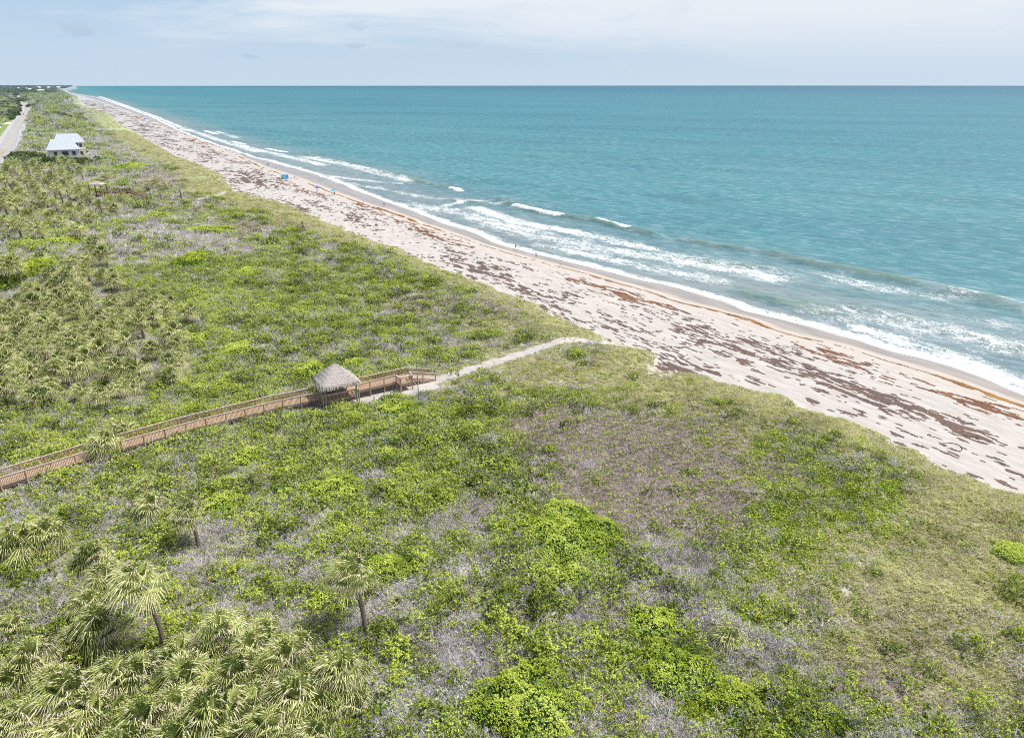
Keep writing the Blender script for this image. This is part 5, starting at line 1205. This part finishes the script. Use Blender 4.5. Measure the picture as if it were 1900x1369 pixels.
for i, (p, q_, c_) in enumerate([((-1.8,-.2), (.1,-.7), 'aqua'), ((.15,-.72), (1.7,.1), 'sky')]):
    mb = MB(); n = 6; vs_ = []
    for k in range(n+1):
        t = k/n; xx = p[0]+(q_[0]-p[0])*t; yy = p[1]+(q_[1]-p[1])*t+.12*sin(pi*t); vs_ += [(xx, yy, .05), (xx, yy+.05, 2.1-.08*sin(pi*t))]
    mb.add(vs_, [(2*k, 2*k+2, 2*k+3, 2*k+1) for k in range(n)]); mb.build('side_panel', cl_[c_], root)
mb = MB(); mb.add([(-1.8,-.15,2.12),(.12,-.65,2.12),(1.7,.15,2.12),(-.2,1.0,2.0),(0,0,2.3)], [(0,1,4),(1,2,4),(2,3,4),(3,0,4)]); mb.build('roof', cl_['sky'], root)
for p in ((-1.8,-.2), (.12,-.72), (1.7,.12), (-.2,1.0)): mb = MB(); mb.tube([(p[0], p[1], -.1), (p[0], p[1], 2.15)], [.03, .03], 6); mb.build('pole', M['white'], root)
x, y, z = at(269, 224.5); root = empty('beach_canopy', (x, y, z), .3, 'small blue canopy far up the beach below the dune grass', 'canopy')
mb = MB(); mb.add([(-2,-1.6,2.1),(2,-1.6,2.1),(2,1.6,2.1),(-2,1.6,2.1),(0,0,2.9),(-2,-1.6,1.7),(2,-1.6,1.7),(2,1.6,1.7),(-2,1.6,1.7)], [(0,1,4),(1,2,4),(2,3,4),(3,0,4),(0,5,6,1),(1,6,7,2),(2,7,8,3),(3,8,5,0)]); mb.build('canopy', cl_['blue'], root)
for p in ((-1.9,-1.5), (1.9,-1.5), (1.9,1.5), (-1.9,1.5)): mb = MB(); mb.tube([(p[0], p[1], -.1), (p[0], p[1], 2.1)], [.06, .06], 6); mb.build('leg', M['white'], root)

# ------------------------------------------------------------------ sky, sun, camera
sunv = np.array([.47, .06, .88]); sunv /= np.linalg.norm(sunv); el = math.asin(sunv[2]); az = math.atan2(sunv[0], sunv[1])
wd = bpy.data.worlds.new('World'); bpy.context.scene.world = wd; wd.use_nodes = True; nt = wd.node_tree; nt.nodes.clear(); g = N(nt)
sky = g.n('ShaderNodeTexSky', sky_type='NISHITA', sun_disc=False, sun_elevation=el, sun_rotation=az, altitude=40.0, air_density=1.0, dust_density=1.6, ozone_density=1.5)
tc = g.n('ShaderNodeTexCoord').outputs['Generated']; sep = g.n('ShaderNodeSeparateXYZ', ins={0: tc})
elv = sep.outputs[2]
pr = g.n('ShaderNodeVectorMath', operation='MULTIPLY', ins={0: tc, 1: (1.0, 1.0, 7.0)}).outputs[0]
ci = g.noise(pr, 2.2, 6, .58, .35); ci2 = g.noise(pr, .8, 3, .5); fi = g.noise(g.n('ShaderNodeVectorMath', operation='MULTIPLY', ins={0: tc, 1: (1.0, 1.0, 3.2)}).outputs[0], 11.0, 5, .6)
sc_ = g.mix(1.0, sky.outputs[0], (.115, .115, .115), 'MULTIPLY')
haze = g.mix(g.step(elv, .0, .11), (.60,.74,.89), (.49,.68,.90)); 
col = g.mix(g.n('ShaderNodeMapRange', ins={0: elv, 1: 0.0, 2: .5, 3: .94, 4: .1}).outputs[0], sc_, haze)
side = g.step(sep.outputs[0], -.35, .75)
cm = g.math('MULTIPLY', g.step(g.math('ADD', ci, g.math('ADD', g.math('MULTIPLY', g.math('SUBTRACT', ci2, .5), .8), g.math('MULTIPLY', g.math('SUBTRACT', side, .45), .22))), .43, .66), g.step(elv, .005, .09))
col = g.mix(g.math('MULTIPLY', cm, .8), col, (.88,.91,.95))
col = g.mix(g.math('MULTIPLY', side, .2), col, (.76,.81,.88))
pf = g.math('MULTIPLY', g.step(fi, .60, .67), g.math('MULTIPLY', g.step(elv, .012, .03), g.step(elv, .085, .06)))
col = g.mix(g.math('MULTIPLY', pf, .7), col, g.mix(side, (.47,.60,.74), (.92,.93,.95)))
bg = g.n('ShaderNodeBackground', ins={0: col, 1: 1.0}); nt.links.new(bg.outputs[0], g.n('ShaderNodeOutputWorld').inputs[0])
sun = bpy.data.lights.new('sun', 'SUN'); sun.energy = 5.0; sc_f = 1; sun.angle = R(.53); sun.color = (1, .965, .91); so = bpy.data.objects.new('sun', sun); C.objects.link(so)
from mathutils import Vector
so.rotation_euler = Vector(tuple(-sunv)).to_track_quat('-Z', 'Y').to_euler(); so.location = (200, 20, 300)
cam = bpy.data.cameras.new('camera'); cam.sensor_width = 36; cam.lens = F/1900*36; cam.clip_start = .5; cam.clip_end = 200000
co = bpy.data.objects.new('camera', cam); C.objects.link(co); co.location = (0, 0, CH); co.rotation_euler = (pi/2-PITCH, 0, 0)
sc = bpy.context.scene; sc.camera = co; sc.view_settings.view_transform = 'Standard'; sc.view_settings.look = 'None'; sc.view_settings.exposure = 0; sc.view_settings.gamma = 1
sc.render.engine = 'CYCLES'; sc.cycles.max_bounces = 4; sc.cycles.diffuse_bounces = 2; sc.cycles.glossy_bounces = 2; sc.cycles.transmission_bounces = 2; sc.cycles.use_denoising = False; sc.cycles.pixel_filter_type = 'BLACKMAN_HARRIS'; sc.cycles.filter_width = 1.0
